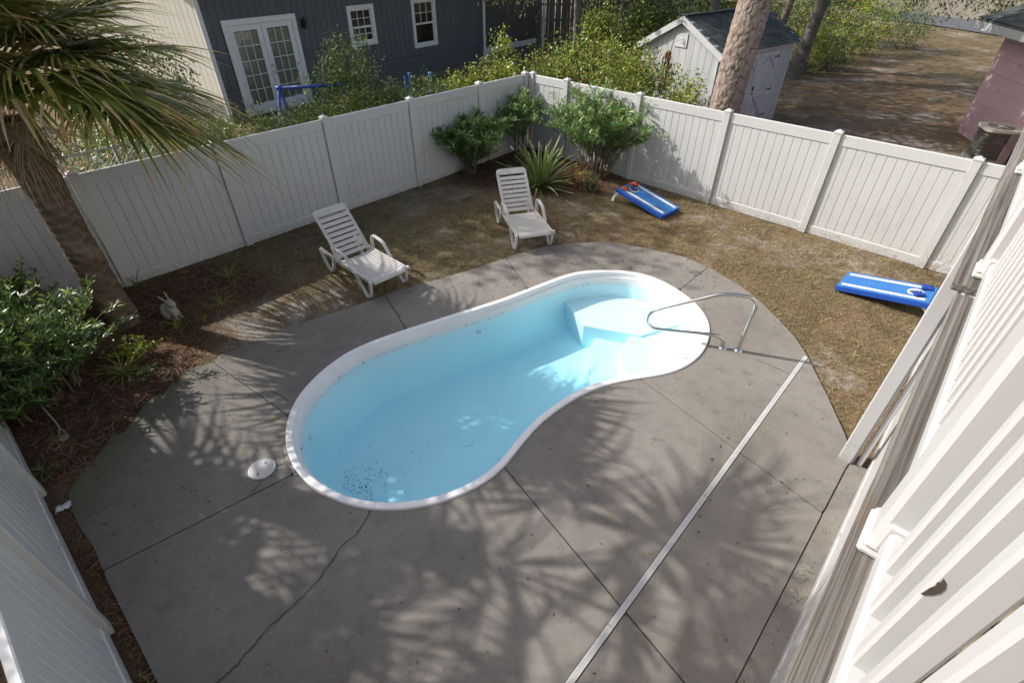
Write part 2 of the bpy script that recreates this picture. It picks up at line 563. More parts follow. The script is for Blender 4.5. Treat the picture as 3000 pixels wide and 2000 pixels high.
def barkmat(name, plate, plate2, fis):
    m = NM(name)
    p = m.pos('obj', (1, 1, 0.5))
    n = m.noise(14, 6, 0.65, p)
    c = m.mix(m.ramp(n, [(0.3, 0.0), (0.7, 1.0)]), plate, plate2)
    c = m.mix(m.attr('fis'), c, fis)
    m.col(c); m.set(Roughness=0.92, Specular_IOR_Level=0.2)
    m.bump(m.noise(60, 5, 0.7, p), 0.5, 0.012)
    return m.m


PINEBARK = barkmat('pine_bark', (0.20, 0.155, 0.13), (0.33, 0.275, 0.24), (0.085, 0.062, 0.05))
PALMBARK = barkmat('palm_bark', (0.135, 0.092, 0.062), (0.24, 0.18, 0.13), (0.05, 0.032, 0.022))
OAKBARK = barkmat('oak_bark', (0.15, 0.135, 0.12), (0.22, 0.2, 0.175), (0.06, 0.05, 0.045))
STEM = simple('shrub_stem', (0.17, 0.14, 0.10), (0.11, 0.09, 0.065), 12, 0.9, 0.2)
OLEANDER = leafmat('oleander_leaf', [(0.0, (0.020, 0.045, 0.012)), (0.55, (0.05, 0.10, 0.026)), (0.85, (0.10, 0.16, 0.04)), (0.96, (0.20, 0.24, 0.08)), (1.0, (0.20, 0.12, 0.05))], gain=2.5)
DENSELEAF = leafmat('dense_shrub_leaf', [(0.0, (0.018, 0.04, 0.012)), (0.6, (0.05, 0.095, 0.025)), (0.9, (0.12, 0.17, 0.035)), (1.0, (0.26, 0.26, 0.06))], 0.33, 0.3, 0.5, gain=2.2)  # own leaf colour of the dense bed shrubs
VINELEAF = leafmat('vine_leaf', [(0.0, (0.03, 0.05, 0.010)), (0.5, (0.09, 0.12, 0.02)), (0.88, (0.19, 0.21, 0.035)), (0.95, (0.16, 0.10, 0.04)), (1.0, (0.15, 0.07, 0.035))], 0.35, 0.35, gain=2.3)
HEDGELEAF = leafmat('hedge_leaf', [(0.0, (0.02, 0.04, 0.01)), (0.6, (0.05, 0.08, 0.018)), (0.9, (0.12, 0.15, 0.03)), (1.0, (0.25, 0.25, 0.05))], 0.4, 0.3, gain=2.1)
LIMELEAF = leafmat('lime_leaf', [(0.0, (0.07, 0.09, 0.01)), (0.6, (0.18, 0.22, 0.025)), (1.0, (0.35, 0.38, 0.05))], 0.4, 0.35)
OAKLEAF = leafmat('oak_leaf', [(0.0, (0.025, 0.035, 0.012)), (0.6, (0.065, 0.08, 0.025)), (1.0, (0.15, 0.15, 0.05))], 0.4, 0.3)
DRYLEAF = leafmat('dry_leaf', [(0.0, (0.09, 0.045, 0.022)), (1.0, (0.24, 0.14, 0.07))], 0.8, 0.2, 0.1, gain=1.15)
PALMLEAF = leafmat('palm_frond_green', [(0.0, (0.04, 0.055, 0.008)), (0.45, (0.085, 0.105, 0.016)), (0.70, (0.15, 0.155, 0.03)), (0.82, (0.26, 0.17, 0.05)), (1.0, (0.36, 0.27, 0.17))], 0.45, 0.28, 0.3)
PALMDRY = leafmat('palm_frond_dry', [(0.0, (0.16, 0.11, 0.06)), (0.6, (0.30, 0.22, 0.14)), (1.0, (0.45, 0.36, 0.25))], 0.75, 0.2, 0.2, gain=1.15)
YUCCALEAF = leafmat('strap_leaf_green', [(0.0, (0.03, 0.055, 0.016)), (0.6, (0.075, 0.115, 0.035)), (0.92, (0.17, 0.20, 0.06)), (1.0, (0.38, 0.31, 0.10))], 0.38, 0.2, 0.5, gain=1.9)
STRAPYEL = leafmat('yellow_strap_leaf', [(0.0, (0.10, 0.11, 0.02)), (0.6, (0.26, 0.26, 0.06)), (1.0, (0.42, 0.38, 0.16))], 0.5, 0.35, gain=1.15)
STRAWMAT = leafmat('pine_straw', [(0.0, (0.055, 0.030, 0.016)), (0.5, (0.15, 0.085, 0.045)), (0.85, (0.25, 0.165, 0.095)), (1.0, (0.36, 0.29, 0.2))], 0.8, 0.0, 0.2, gain=1.15)
GRASSMAT = leafmat('dormant_grass', [(0.0, (0.055, 0.05, 0.02)), (0.45, (0.13, 0.105, 0.055)), (0.8, (0.22, 0.175, 0.10)), (0.93, (0.12, 0.14, 0.04)), (1.0, (0.34, 0.29, 0.2))], 0.8, 0.1, 0.2, gain=1.45)
LITTER = leafmat('fallen_leaf', [(0.0, (0.02, 0.014, 0.01)), (0.6, (0.07, 0.045, 0.03)), (1.0, (0.16, 0.11, 0.07))], 0.8, 0.0, 0.2, gain=1.15)


# ------------------------------------------------------------------ leaves as geometry
class FB:
    """leaf buffer: every leaf is a small folded blade of four triangles"""
    def __init__(s): s.V = []; s.F = []; s.Rn = []; s.n = 0

    def leaves(s, P, D, L, W, droop=0.15, fold=0.18, rnd=None):
        P = np.asarray(P, float); D = np.asarray(D, float); n = len(P)
        if n == 0: return
        D = D / (np.linalg.norm(D, axis=1)[:, None] + 1e-9)
        L = np.broadcast_to(np.asarray(L, float), (n,)); W = np.broadcast_to(np.asarray(W, float), (n,))
        U = np.array([0, 0, 1.0]) + npr.normal(0, 0.35, (n, 3))
        S = np.cross(D, U); S /= np.linalg.norm(S, axis=1)[:, None] + 1e-9
        Nn = np.cross(S, D)
        L1 = L[:, None]; W1 = W[:, None]
        dz = np.zeros((n, 3)); dz[:, 2] = -1
        mid = P + D * L1 * 0.45 + dz * L1 * droop * 0.3
        tip = P + D * L1 + dz * L1 * droop
        l = mid + S * W1 * 0.5 + Nn * W1 * fold; r = mid - S * W1 * 0.5 + Nn * W1 * fold
        V = np.stack([P, l, r, mid, tip], 1).reshape(-1, 3)
        b = s.n + 5 * np.arange(n)[:, None]
        F = np.stack([b + [0, 2, 3], b + [0, 3, 1], b + [1, 3, 4], b + [3, 2, 4]], 1).reshape(-1, 3)
        s.V.append(V); s.F.append(F)
        q = npr.random(n) if rnd is None else np.broadcast_to(rnd, (n,))
        s.Rn.append(np.repeat(q, 4)); s.n += 5 * n

    def strips(s, paths, widths, side=None, rnd=None, fold=0.0):
        """paths (n,k,3), widths (n,k): ribbons"""
        P = np.asarray(paths, float); n, k, _ = P.shape
        Wd = np.broadcast_to(np.asarray(widths, float), (n, k))
        T = np.gradient(P, axis=1)
        if side is None:
            S = np.cross(T, np.array([0, 0, 1.0]))
        else:
            S = np.broadcast_to(side, T.shape)
        S = S / (np.linalg.norm(S, axis=2)[:, :, None] + 1e-9)
        A = P + S * Wd[:, :, None] / 2; B = P - S * Wd[:, :, None] / 2
        V = np.stack([A, B], 2).reshape(-1, 3)
        base = s.n + (np.arange(n) * 2 * k)[:, None] + 2 * np.arange(k - 1)[None, :]
        base = base.reshape(-1, 1)
        F = np.concatenate([base + [0, 1, 3], base + [0, 3, 2]], 0)
        s.V.append(V); s.F.append(F)
        q = npr.random(n) if rnd is None else np.asarray(rnd, float)
        if q.ndim == 1: q = np.repeat(q[:, None], k - 1, 1)
        q = q.reshape(-1)
        s.Rn.append(np.concatenate([q, q])); s.n += 2 * n * k

    def mesh(s, name, mat, origin=(0, 0, 0)):
        V = np.concatenate(s.V) - np.array(origin); F = np.concatenate(s.F).astype(np.int32); Rn = np.concatenate(s.Rn).astype(np.float32)
        me = bpy.data.meshes.new(name)
        me.vertices.add(len(V)); me.vertices.foreach_set('co', V.astype(np.float32).ravel())
        me.loops.add(len(F) * 3); me.loops.foreach_set('vertex_index', F.ravel())
        me.polygons.add(len(F)); me.polygons.foreach_set('loop_start', np.arange(len(F), dtype=np.int32) * 3)
        a = me.attributes.new('rnd', 'FLOAT', 'FACE'); a.data.foreach_set('value', Rn)
        me.materials.append(mat); me.update(calc_edges=True); me.validate()
        return me

    def build(s, name, mat, parent=None, origin=(0, 0, 0), loc=(0, 0, 0)):
        return place(name, s.mesh(name, mat, origin), parent, loc)


def unit_rand(n):
    v = npr.normal(0, 1, (n, 3)); return v / np.linalg.norm(v, axis=1)[:, None]


# ================================================================== the lot: outlines in metres
POOL_RAW = [(-2.526, 3.808), (-2.622, 4.12), (-2.654, 4.343), (-2.642, 4.543), (-2.606, 4.713), (-2.55, 4.884), (-2.464, 5.086), (-2.356, 5.281), (-2.215, 5.466), (-2.028, 5.632), (-1.759, 5.813), (-1.535, 5.955), (-1.063, 6.226), (-0.624, 6.478), (-0.172, 6.738), (0.165, 6.976), (0.529, 7.23), (0.908, 7.497), (1.165, 7.605), (1.539, 7.657), (1.904, 7.635), (2.208, 7.535), (2.459, 7.349), (2.636, 7.106), (2.827, 6.757), (2.921, 6.352), (2.91, 6.063), (2.809, 5.762), (2.642, 5.457), (2.44, 5.24), (2.181, 5.054), (1.887, 4.954), (1.616, 4.914), (1.346, 4.842), (1.055, 4.734), (0.821, 4.587), (0.593, 4.399), (0.428, 4.235), (0.289, 4.081), (0.115, 3.821), (0.017, 3.65), (-0.076, 3.498), (-0.211, 3.352), (-0.416, 3.206), (-0.67, 3.07), (-0.924, 3.007), (-1.176, 2.975), (-1.438, 2.99), (-1.621, 3.033), (-1.815, 3.109), (-2.025, 3.223), (-2.2, 3.353), (-2.31, 3.464), (-2.413, 3.603)]
DECK_RAW = [(-2.691, 1.481), (-3.216, 1.958), (-3.57, 2.277), (-3.898, 2.607), (-4.138, 2.787), (-4.399, 3.028), (-4.523, 3.182), (-4.551, 3.345), (-4.533, 3.732), (-4.537, 4.085), (-4.565, 4.393), (-4.484, 4.697), (-4.37, 4.965), (-4.208, 5.14), (-3.978, 5.259), (-3.958, 5.439), (-3.714, 5.566), (-3.55, 5.767), (-3.232, 6.044), (-2.597, 6.457), (-2.309, 6.652), (-1.813, 7.027), (-1.268, 7.343), (-0.684, 7.678), (0.058, 8.209), (0.592, 8.521), (1.141, 8.657), (1.826, 8.727), (2.449, 8.468), (3.039, 8.169), (3.39, 7.784), (3.729, 7.178), (3.892, 6.671), (3.98, 6.175), (4.03, 5.788), (4.021, 5.402), (3.972, 5.046), (3.916, 4.613), (3.851, 4.195), (3.812, 3.953), (3.70, 3.62), (3.58, 3.51), (1.71, 1.487), (-0.265, -0.67)]
JOINTS = [((-2.325, 3.414), (-3.657, 2.373)), ((-0.071, 3.513), (1.50, 1.24)), ((1.638, 4.941), (3.07, 2.97)), ((2.735, 7.082), (3.408, 7.796)), ((0.248, 7.115), (-0.093, 8.085)), ((-1.542, 6.008), (-2.005, 6.886)), ((-2.665, 4.279), (-3.966, 5.231))]
POOL = smooth_loop(resample(POOL_RAW, 0.06), 14)
if area2(POOL) < 0: POOL = POOL[::-1].copy()
DECK = resample(DECK_RAW, 0.05)
DECK = smooth_loop(DECK, 1)
if area2(DECK) < 0: DECK = DECK[::-1].copy()

FL_O, FL_A = (-6.242, 7.111), 46.37       # long shaded fence, first measured post
FR_O, FR_A = (4.118, 10.592), -43.29      # sunlit fence
FB_O, FB_A = (-3.257, 1.861), 138.4       # fence in the near corner
HOUSE_A = 51.5
_fd = (-math.sin(R(FL_A)), math.cos(R(FL_A)))


def hgt(X, Y):
    """terrain height"""
    X = np.asarray(X, float); Y = np.asarray(Y, float)
    dl = (X - FL_O[0]) * _fd[0] + (Y - FL_O[1]) * _fd[1]       # distance beyond the shaded fence
    z = -0.035 + 0.57 * sstep(0.6, 4.0, dl)
    bed = sstep(1.15, 0.55, np.hypot((X + 5.7) / 1.9, (Y - 5.2) / 2.4)) + sstep(1.15, 0.5, np.hypot((X - 0.7) / 2.6, (Y - 12.8) / 2.0))
    z = z + 0.05 * np.clip(bed, 0, 1)
    z = z + 0.012 * np.sin(X * 1.7 + 0.6 * Y) * np.cos(Y * 1.3 - 0.4 * X) + 0.006 * np.sin(X * 6.1 + 1.0) * np.sin(Y * 5.3)
    return z


def ground_attrs(X, Y):
    mul = np.maximum.reduce([sstep(1.12, 0.8, np.hypot((X + 5.75) / 1.75, (Y - 5.0) / 2.5)),
                             sstep(1.15, 0.8, np.hypot((X - 0.75) / 2.5, (Y - 12.7) / 1.75)),
                             sstep(1.1, 0.7, np.hypot((X + 5.0) / 1.25, (Y - 7.0) / 0.95)) * 0.85,
                             sstep(1.1, 0.8, np.hypot((X + 3.6) / 2.6, (Y - 2.0) / 2.2)) * 0.8 * (Y < 4)])
    dl = (X - FL_O[0]) * _fd[0] + (Y - FL_O[1]) * _fd[1]
    gr = np.where(dl < 0, sstep(-0.9, -0.2, -np.hypot((X + 1.6) / 3.4, (Y - 9.3) / 2.6) + 0.1) * 0.9 + 0.12, 0.5)
    gr = np.maximum(gr, sstep(13, 22, X) * sstep(14, 22, Y))
    sa = sstep(1.2, 0.2, np.hypot((X + 3.9) / 1.0, (Y - 6.1) / 0.9)) * 1.0 + sstep(1.1, 0.3, np.hypot((X - 8.4) / 4.0, (Y - 14.0) / 2.6)) * 1.1
    sa = sa + 0.5 * sstep(1.0, 0.3, np.hypot((X - 4.3) / 0.5, (Y - 5.2) / 1.2)) + 0.35 * sstep(1.0, 0.2, np.hypot((X + 1.6) / 2.6, (Y - 11.0) / 0.8)) + 0.25 * sstep(1.0, 0.2, np.hypot((X - 0.5) / 2.5, (Y - 8.9) / 0.5))
    sa = sa + 1.2 * sstep(38, 46, Y)
    return mul, gr, np.clip(sa, 0, 1.6)


def grid_sheet(name, x0, x1, y0, y1, st, drop=0.0, kill=None):
    nx = int(round((x1 - x0) / st)) + 1; ny = int(round((y1 - y0) / st)) + 1
    X, Y = np.meshgrid(np.linspace(x0, x1, nx), np.linspace(y0, y1, ny))
    Z = hgt(X, Y) - drop
    V = np.stack([X, Y, Z], 2).reshape(-1, 3)
    i = np.arange(nx * ny).reshape(ny, nx)
    F = np.stack([i[:-1, :-1], i[:-1, 1:], i[1:, 1:], i[1:, :-1]], 2).reshape(-1, 4)
    C = V[F].mean(1)
    if kill is not None: F = F[~kill(C[:, 0], C[:, 1])]
    me = bpy.data.meshes.new(name)
    me.from_pydata(V.tolist(), [], F.tolist())
    for nm, a in zip(('mulch', 'grass', 'sand'), ground_attrs(X.ravel(), Y.ravel())):
        q = me.attributes.new(nm, 'FLOAT', 'POINT'); q.data.foreach_set('value', np.asarray(a, np.float32))
    me.materials.append(GROUND)
    me.polygons.foreach_set('use_smooth', [True] * len(me.polygons)); me.update()
    o = place(name, me); tag(o, kind='structure'); return o


DECK_SHR = offset_in(DECK, 0.14)
FX0, FX1, FY0, FY1 = -9.0, 9.0, -2.0, 16.0
grid_sheet('yard_ground', FX0, FX1, FY0, FY1, 0.12, 0.0, lambda x, y: inside(DECK_SHR, x, y))
grid_sheet('ground', -60, 80, -20, 120, 1.0, 0.02, lambda x, y: (x > FX0 + 1) & (x < FX1 - 1) & (y > FY0 + 1) & (y < FY1 - 1))
mb = MB()
for (xa, xb, ya, yb) in ((-900, -60, -900, 900), (80, 900, -900, 900), (-60, 80, 120, 900), (-60, 80, -900, -20)):
    mb.add([(xa, ya, -0.06), (xb, ya, -0.06), (xb, yb, -0.06), (xa, yb, -0.06)], [(0, 1, 2, 3)])
tag(mb.build('terrain', GROUND), kind='structure')

# road across the far lot
mb = MB(); a = (24.0, 46.5); b = (46, 8.0)
ra = [(20.5, 45.4), (26.9, 40.3), (28.2, 34.6), (36, 24), (48, 8)]
rb = [(22.5, 52), (29.6, 47.0), (32.6, 39.0), (42, 28), (54, 12)]
mb.add([(x, y, 0.0) for x, y in ra] + [(x, y, 0.0) for x, y in rb], [(i, i + 1, 5 + i + 1, 5 + i) for i in range(4)])
tag(mb.build('road', ASPHALT, fix=True), kind='structure')

# ------------------------------------------------------------------ pool deck: slabs between joints
deck = thing('pool_deck', None, None); tag(deck, kind='structure')
INN = offset_in(POOL, -0.006)


def nearest(P, q): return int(np.argmin(np.hypot(P[:, 0] - q[0], P[:, 1] - q[1])))


jj = sorted([(nearest(INN, a), nearest(DECK, b), a, b) for a, b in JOINTS])
nj = len(jj)
for k in range(nj):
    i0, o0, a0, b0 = jj[k]; i1, o1, a1, b1 = jj[(k + 1) % nj]
    inn = [tuple(INN[i % len(INN)]) for i in range(i0 + 1, (i1 if i1 > i0 else i1 + len(INN)))]
    out = [tuple(DECK[i % len(DECK)]) for i in range(o0 + 1, (o1 if o1 > o0 else o1 + len(DECK)))]

    def shift(a, b, sgn):
        d = Vector((b[0] - a[0], b[1] - a[1])).normalized(); n = Vector((-d.y, d.x)) * 0.006 * sgn
        return (a[0] + n.x, a[1] + n.y), (b[0] + n.x, b[1] + n.y)
    # side of the joint that faces this sector
    mid = inn[len(inn) // 3] if inn else a0

    def side(a, b, q): return 1 if (b[0] - a[0]) * (q[1] - a[1]) - (b[1] - a[1]) * (q[0] - a[0]) > 0 else -1
    A0, B0 = shift(a0, b0, side(a0, b0, inn[min(6, len(inn) - 1)])); A1, B1 = shift(a1, b1, side(a1, b1, inn[max(0, len(inn) - 7)]))
    poly = [A0] + inn + [A1, B1] + out[::-1] + [B0]
    s_ = MB().prism(poly, -0.11, rng.uniform(-0.003, 0.003)).build('slab', CONCRETE, deck, fix=True)
    add_bevel(s_, 0.006, 2)
# dark bed under the joints
mb = MB(); n0 = len(POOL); ring_o = resample(offset_in(DECK, 0.05), 1.0)
base_o = offset_in(DECK, 0.03); base_i = offset_in(POOL, -0.02)
m2 = MB()
idx = [nearest(base_i, q) for q in base_o]
for i in range(len(base_o)):
    j = (i + 1) % len(base_o)
    m2.add([(*base_o[i], -0.05), (*base_o[j], -0.05), (*base_i[idx[j]], -0.05), (*base_i[idx[i]], -0.05)], [(0, 1, 2, 3)])
m2.build('joint_bed', CRACK, deck)
# house apron strip along the skirting
DA = 47.5
Dv = Vector((math.cos(R(DA)), math.sin(R(DA)), 0)); Nv = Vector((math.sin(R(DA)), -math.cos(R(DA)), 0))
def DK(al, d, z=0.0): return Dv * al + Nv * d + Vector((0, 0, z))
ap = [(1.716, 1.482), (3.587, 3.502), (3.74, 3.66), (3.80, 3.52), (4.1, 3.25), tuple(DK(-0.9, 0.75)[:2]), (-0.255, -0.678)]
MB().prism(ap, -0.11, -0.012).build('slab', CONCRETE, deck, fix=True)
CRACKS = [[(-1.398, 2.983), (-1.424, 2.858), (-1.475, 2.724), (-1.589, 2.601), (-1.632, 2.467), (-1.694, 2.308), (-1.74, 2.21), (-1.793, 2.142), (-1.852, 2.055), (-1.915, 1.985), (-1.961, 1.916), (-2.021, 1.85), (-2.046, 1.784), (-2.064, 1.746), (-2.105, 1.691), (-2.131, 1.61), (-2.169, 1.574), (-2.201, 1.527), (-2.246, 1.481), (-2.33, 1.36)],
          [(-2.66, 3.15), (-2.645, 3.213), (-2.617, 3.284), (-2.606, 3.349)], [(-2.53, 3.517), (-2.48, 3.549), (-2.446, 3.576)],
          [(-3.54, 4.92), (-3.288, 4.85), (-3.066, 4.74), (-2.946, 4.66), (-2.74, 4.52)], [(3.289, 5.321), (3.392, 5.229), (3.541, 5.092), (3.619, 5.012)]]
for cr in CRACKS:
    pts = []
    for i in range(len(cr) - 1):
        for t in (0, 0.33, 0.66):
            pts.append((cr[i][0] + (cr[i + 1][0] - cr[i][0]) * t + rng.uniform(-.008, .008), cr[i][1] + (cr[i + 1][1] - cr[i][1]) * t + rng.uniform(-.008, .008)))
    pts.append(cr[-1]); mb = MB(); vs = []
    for i, q in enumerate(pts):
        a = Vector(pts[max(0, i - 1)]); b = Vector(pts[min(len(pts) - 1, i + 1)]); d = (b - a).normalized(); n = Vector((-d.y, d.x))
        w = rng.uniform(0.0018, 0.0048)
        vs += [(q[0] + n.x * w, q[1] + n.y * w, 0.0055), (q[0] - n.x * w, q[1] - n.y * w, 0.0055)]
    mb.add(vs, [(2 * i, 2 * i + 1, 2 * i + 3, 2 * i + 2) for i in range(len(pts) - 1)]); mb.build('crack', CRACK, deck)

# ------------------------------------------------------------------ pool
pool = thing('swimming_pool', 'kidney shaped fibreglass pool full of pale blue water with white rim', 'pool', (0, 0, 0))


def rings(prof, P=POOL):
    return [[(x, y, z) for x, y in offset_in(P, o)] for o, z in prof]


def loft(rs, close_bottom=False):
    mb = MB(); mb.smooth = True; n = len(rs[0])
    mb.v = [q for r in rs for q in r]
    for i in range(len(rs) - 1):
        for k in range(n):
            k2 = (k + 1) % n
            mb.f.append((i * n + k, i * n + k2, (i + 1) * n + k2, (i + 1) * n + k)); mb.mi.append(0); mb.sm.append(True)
    if close_bottom:
        b = (len(rs) - 1) * n
        for t in tessellate_polygon([[Vector(q) for q in rs[-1]]]):
            mb.f.append(tuple(b + i for i in t)); mb.mi.append(0); mb.sm.append(False)
    return mb


loft(rings([(0.0, -0.08), (0.0, 0.016), (0.006, 0.024), (0.018, 0.027), (0.066, 0.026), (0.078, 0.021), (0.083, 0.010), (0.086, -0.04), (0.092, -0.048), (0.112, -0.054), (0.118, -0.064), (0.13, -0.20)])).build('coping', GELCOAT, pool)
INW = offset_in(POOL, 0.13)
shell = loft([[(x, y, -0.198) for x, y in INW], [(x, y, -0.62) for x, y in smooth_loop(offset_in(INW, 0.07), 2)], [(x, y, -0.76) for x, y in smooth_loop(offset_in(INW, 0.15), 3)], [(x, y, -0.82) for x, y in smooth_loop(offset_in(INW, 0.26), 4)]], True)
shell.build('shell', SHELL, pool)


def clip_poly(P, center, rad, n=40):
    """clip polygon P to a disc (convex)"""
    out = [tuple(q) for q in P]
    for k in range(n):
        a = 2 * math.pi * k / n; nx, ny = math.cos(a), math.sin(a); c = rad
        res = []
        for i in range(len(out)):
            p, q = out[i], out[(i + 1) % len(out)]
            dp = (p[0] - center[0]) * nx + (p[1] - center[1]) * ny - c; dq = (q[0] - center[0]) * nx + (q[1] - center[1]) * ny - c
            if dp <= 0: res.append(p)
            if dp * dq < 0:
                t = dp / (dp - dq); res.append((p[0] + (q[0] - p[0]) * t, p[1] + (q[1] - p[1]) * t))
        out = res
    return out


IN2 = [tuple(q) for q in offset_in(POOL, 0.125)]
for cen, rad, z in (((2.75, 5.75), 0.62, -0.27), ((2.65, 5.75), 1.02, -0.43), ((2.55, 5.8), 1.42, -0.60)):
    st = MB().prism(clip_poly(IN2, cen, rad), -1.02, z).build('step', SHELL, pool, fix=True); add_bevel(st, 0.05, 4)
bench = [(1.15, 6.62), (2.0, 6.35), (3.2, 6.9), (3.0, 8.2), (0.95, 8.2), (0.82, 7.55)]


def clip_half(P, poly):
    out = [tuple(q) for q in P]
    n = len(poly)
    ar = area2(np.array(poly))
    pl = poly if ar > 0 else poly[::-1]
    for k in range(n):
        a, b = pl[k], pl[(k + 1) % n]; res = []
        f = lambda p: (b[0] - a[0]) * (p[1] - a[1]) - (b[1] - a[1]) * (p[0] - a[0])
        for i in range(len(out)):
            p, q = out[i], out[(i + 1) % len(out)]
            dp, dq = f(p), f(q)
            if dp >= 0: res.append(p)
            if dp * dq < 0:
                t = dp / (dp - dq); res.append((p[0] + (q[0] - p[0]) * t, p[1] + (q[1] - p[1]) * t))
        out = res
    return out


be = MB().prism(clip_half(IN2, bench), -1.02, -0.40).build('bench', SHELL, pool, fix=True); add_bevel(be, 0.05, 4)
# wall fittings
for (i0, z, r) in ((nearest(POOL, (-0.55, 6.5)), -0.33, 0.035), (nearest(POOL, (-2.55, 4.2)), -0.35, 0.035), (nearest(POOL, (-2.1, 3.25)), -0.30, 0.045)):
    c = INW[i0]; t = INW[(i0 + 1) % len(INW)] - INW[i0 - 1]; t /= np.linalg.norm(t); nrm = Vector((-t[1], t[0], 0))
    mb = MB(); mb.X = Matrix.Translation((c[0] + nrm.x * 0.05, c[1] + nrm.y * 0.05, z)) @ nrm.to_track_quat('Z', 'Y').to_matrix().to_4x4()
    mb.lathe([(r, -0.03), (r, 0.008), (r * 0.8, 0.012), (r * 0.45, 0.012), (r * 0.4, 0.0)], 20)
    mb.build('return_fitting', TRIMWHITE, pool)
# skimmer mouth strip on the rim and rough patch of mortar beside it
i0 = nearest(POOL, (-2.42, 3.60)); mb = MB(); vs = []
for k in range(-4, 5):
    a = POOL[(i0 + k) % len(POOL)]; b = offset_in(POOL, -0.035 + rng.uniform(-.004, .004))[(i0 + k) % len(POOL)]
    vs += [(a[0], a[1], 0.012), (b[0], b[1], 0.009)]
mb.add(vs, [(2 * i, 2 * i + 1, 2 * i + 3, 2 * i + 2) for i in range(8)]); mb.build('mortar_patch', simple('rough_mortar', (0.5, 0.47, 0.47), (0.05, 0.045, 0.04), 30, 0.9), pool)
mb = MB(); mb.smooth = False; mb.lathe([(0.10, -0.80), (0.10, -0.79), (0.07, -0.785), (0.02, -0.785)], 24, (-0.6, 4.6, -0.02)); mb.build('main_drain', SHELL, pool)
fb = FB(); nn = 150; P = np.stack([npr.normal(-1.85, .16, nn), npr.normal(3.85, .22, nn), np.full(nn, -0.812)], 1); P[:40, 0] = npr.uniform(-2.1, 1.2, 40); P[:40, 1] = npr.uniform(3.4, 6.4, 40); ok = inside(offset_in(POOL, .42), P[:, 0], P[:, 1]); P = P[ok]; D = unit_rand(len(P)); D[:, 2] = 0
fb.leaves(P, D, npr.uniform(.012, .035, len(P)), .012, 0, .1, .1); tag(fb.build('sunken_debris', LITTER, pool), kind='stuff')
# water body
W_TOP = -0.155
wr = [[(x, y, W_TOP) for x, y in offset_in(POOL, 0.105)], [(x, y, -1.25) for x, y in offset_in(POOL, 0.05)]]
wb = loft(wr); n = len(POOL)
for off, rev in ((0, False), (n, True)):
    for t in tessellate_polygon([[Vector(wb.v[off + i]) for i in range(n)]]):
        wb.f.append(tuple(off + i for i in (t[::-1] if rev else t))); wb.mi.append(0); wb.sm.append(False)
for i in range(len(wb.sm)): wb.sm[i] = False
wobj = wb.build('water', WATER, pool, fix=True)

# skimmer lid
lid = thing('skimmer_lid', 'round white plastic lid with two finger slots set in the concrete', 'lid', (-2.66, 3.49, 0.0))
mb = MB(); mb.smooth = False; mb.lathe([(0.140, 0.004), (0.140, 0.010), (0.134, 0.013), (0.118, 0.013), (0.116, 0.011), (0.02, 0.012)], 40); mb.build('cover', PLASTIC, lid)
for sx in (-1, 1): MB().box((0.012 * sx, 0.075 * sx, 0.0132), (0.022, 0.022, 0.004)).build('finger_slot', SLOT, lid)
mb = MB(); mb.lathe([(0.024, 0.0125), (0.024, 0.0155), (0.018, 0.0155), (0.018, 0.0125)], 20, cap=False); mb.build('centre_ring', PLASTIC, lid)

# handrail
RB = (3.021, 5.530, 0.0)
hr = thing('pool_handrail', 'polished stainless steel grab rail bolted beside the pool steps', 'handrail', RB, -15.5)
rp = [(0.101, 0.0), (0.101, 0.169), (0.112, 0.377), (0.125, 0.606), (0.128, 0.731), (0.097, 0.812), (0.048, 0.85), (-0.008, 0.866), (-0.175, 0.861), (-0.341, 0.835), (-0.555, 0.729), (-0.797, 0.605), (-1.036, 0.480), (-1.114, 0.420), (-1.153, 0.333), (-1.150, 0.250), (-1.123, 0.190), (-1.075, 0.156), (-1.001, 0.145), (-0.664, 0.168), (-0.301, 0.197), (-0.22, 0.192), (-0.156, 0.160), (-0.115, 0.100), (-0.101, 0.0)]
mb = MB(); mb.smooth = True; mb.tube([(x, 0, z) for x, z in [tuple(q)[:2] for q in catmull([(a, b, 0) for a, b in rp], 4)]], 0.0245, 14); mb.build('tube', STEEL, hr)
for x in (0.101, -0.101):
    mb = MB(); mb.smooth = True; mb.lathe([(0.058, 0.0), (0.058, 0.008), (0.05, 0.016), (0.03, 0.026), (0.022, 0.03)], 24, (x, 0, 0)); mb.build('flange', CHROME, hr)

# channel drain
dr = thing('channel_drain', 'long white slotted drain strip crossing the concrete', 'drain', (0.45, 1.49, 0.0), 47.62)
Ld = 5.253; cuts = [-1.6, 0.55, 2.06, 2.26, Ld]
for a, b in zip(cuts[:-1], cuts[1:]):
    mb = MB(); mb.box(((a + b) / 2, 0, 0.006), (b - a - 0.006, 0.052, 0.006)); mb.build('grate', PLASTIC, dr)
mb = MB(); x = -1.59
while x < Ld - 0.02:
    mb.add([(x - .002, -0.017, 0.0102), (x + .002, -0.017, 0.0102), (x + .002, 0.017, 0.0102), (x - .002, 0.017, 0.0102)], [(0, 1, 2, 3)]); x += 0.0165
tag(mb.build('slots', SLOT, dr), kind='stuff')
mb = MB(); mb.box((1.83, 0.029, 0.004), (6.84, 0.004, 0.003)); mb.box((1.83, -0.029, 0.004), (6.84, 0.004, 0.003)); mb.build('edge_gap', CRACK, dr)


# ------------------------------------------------------------------ vinyl fences
def post_mesh(h):
    mb = MB(); mb.cham((0, 0, h / 2), (0.127, 0.127, h), 0.006); return mb.mesh('post', VINYL)


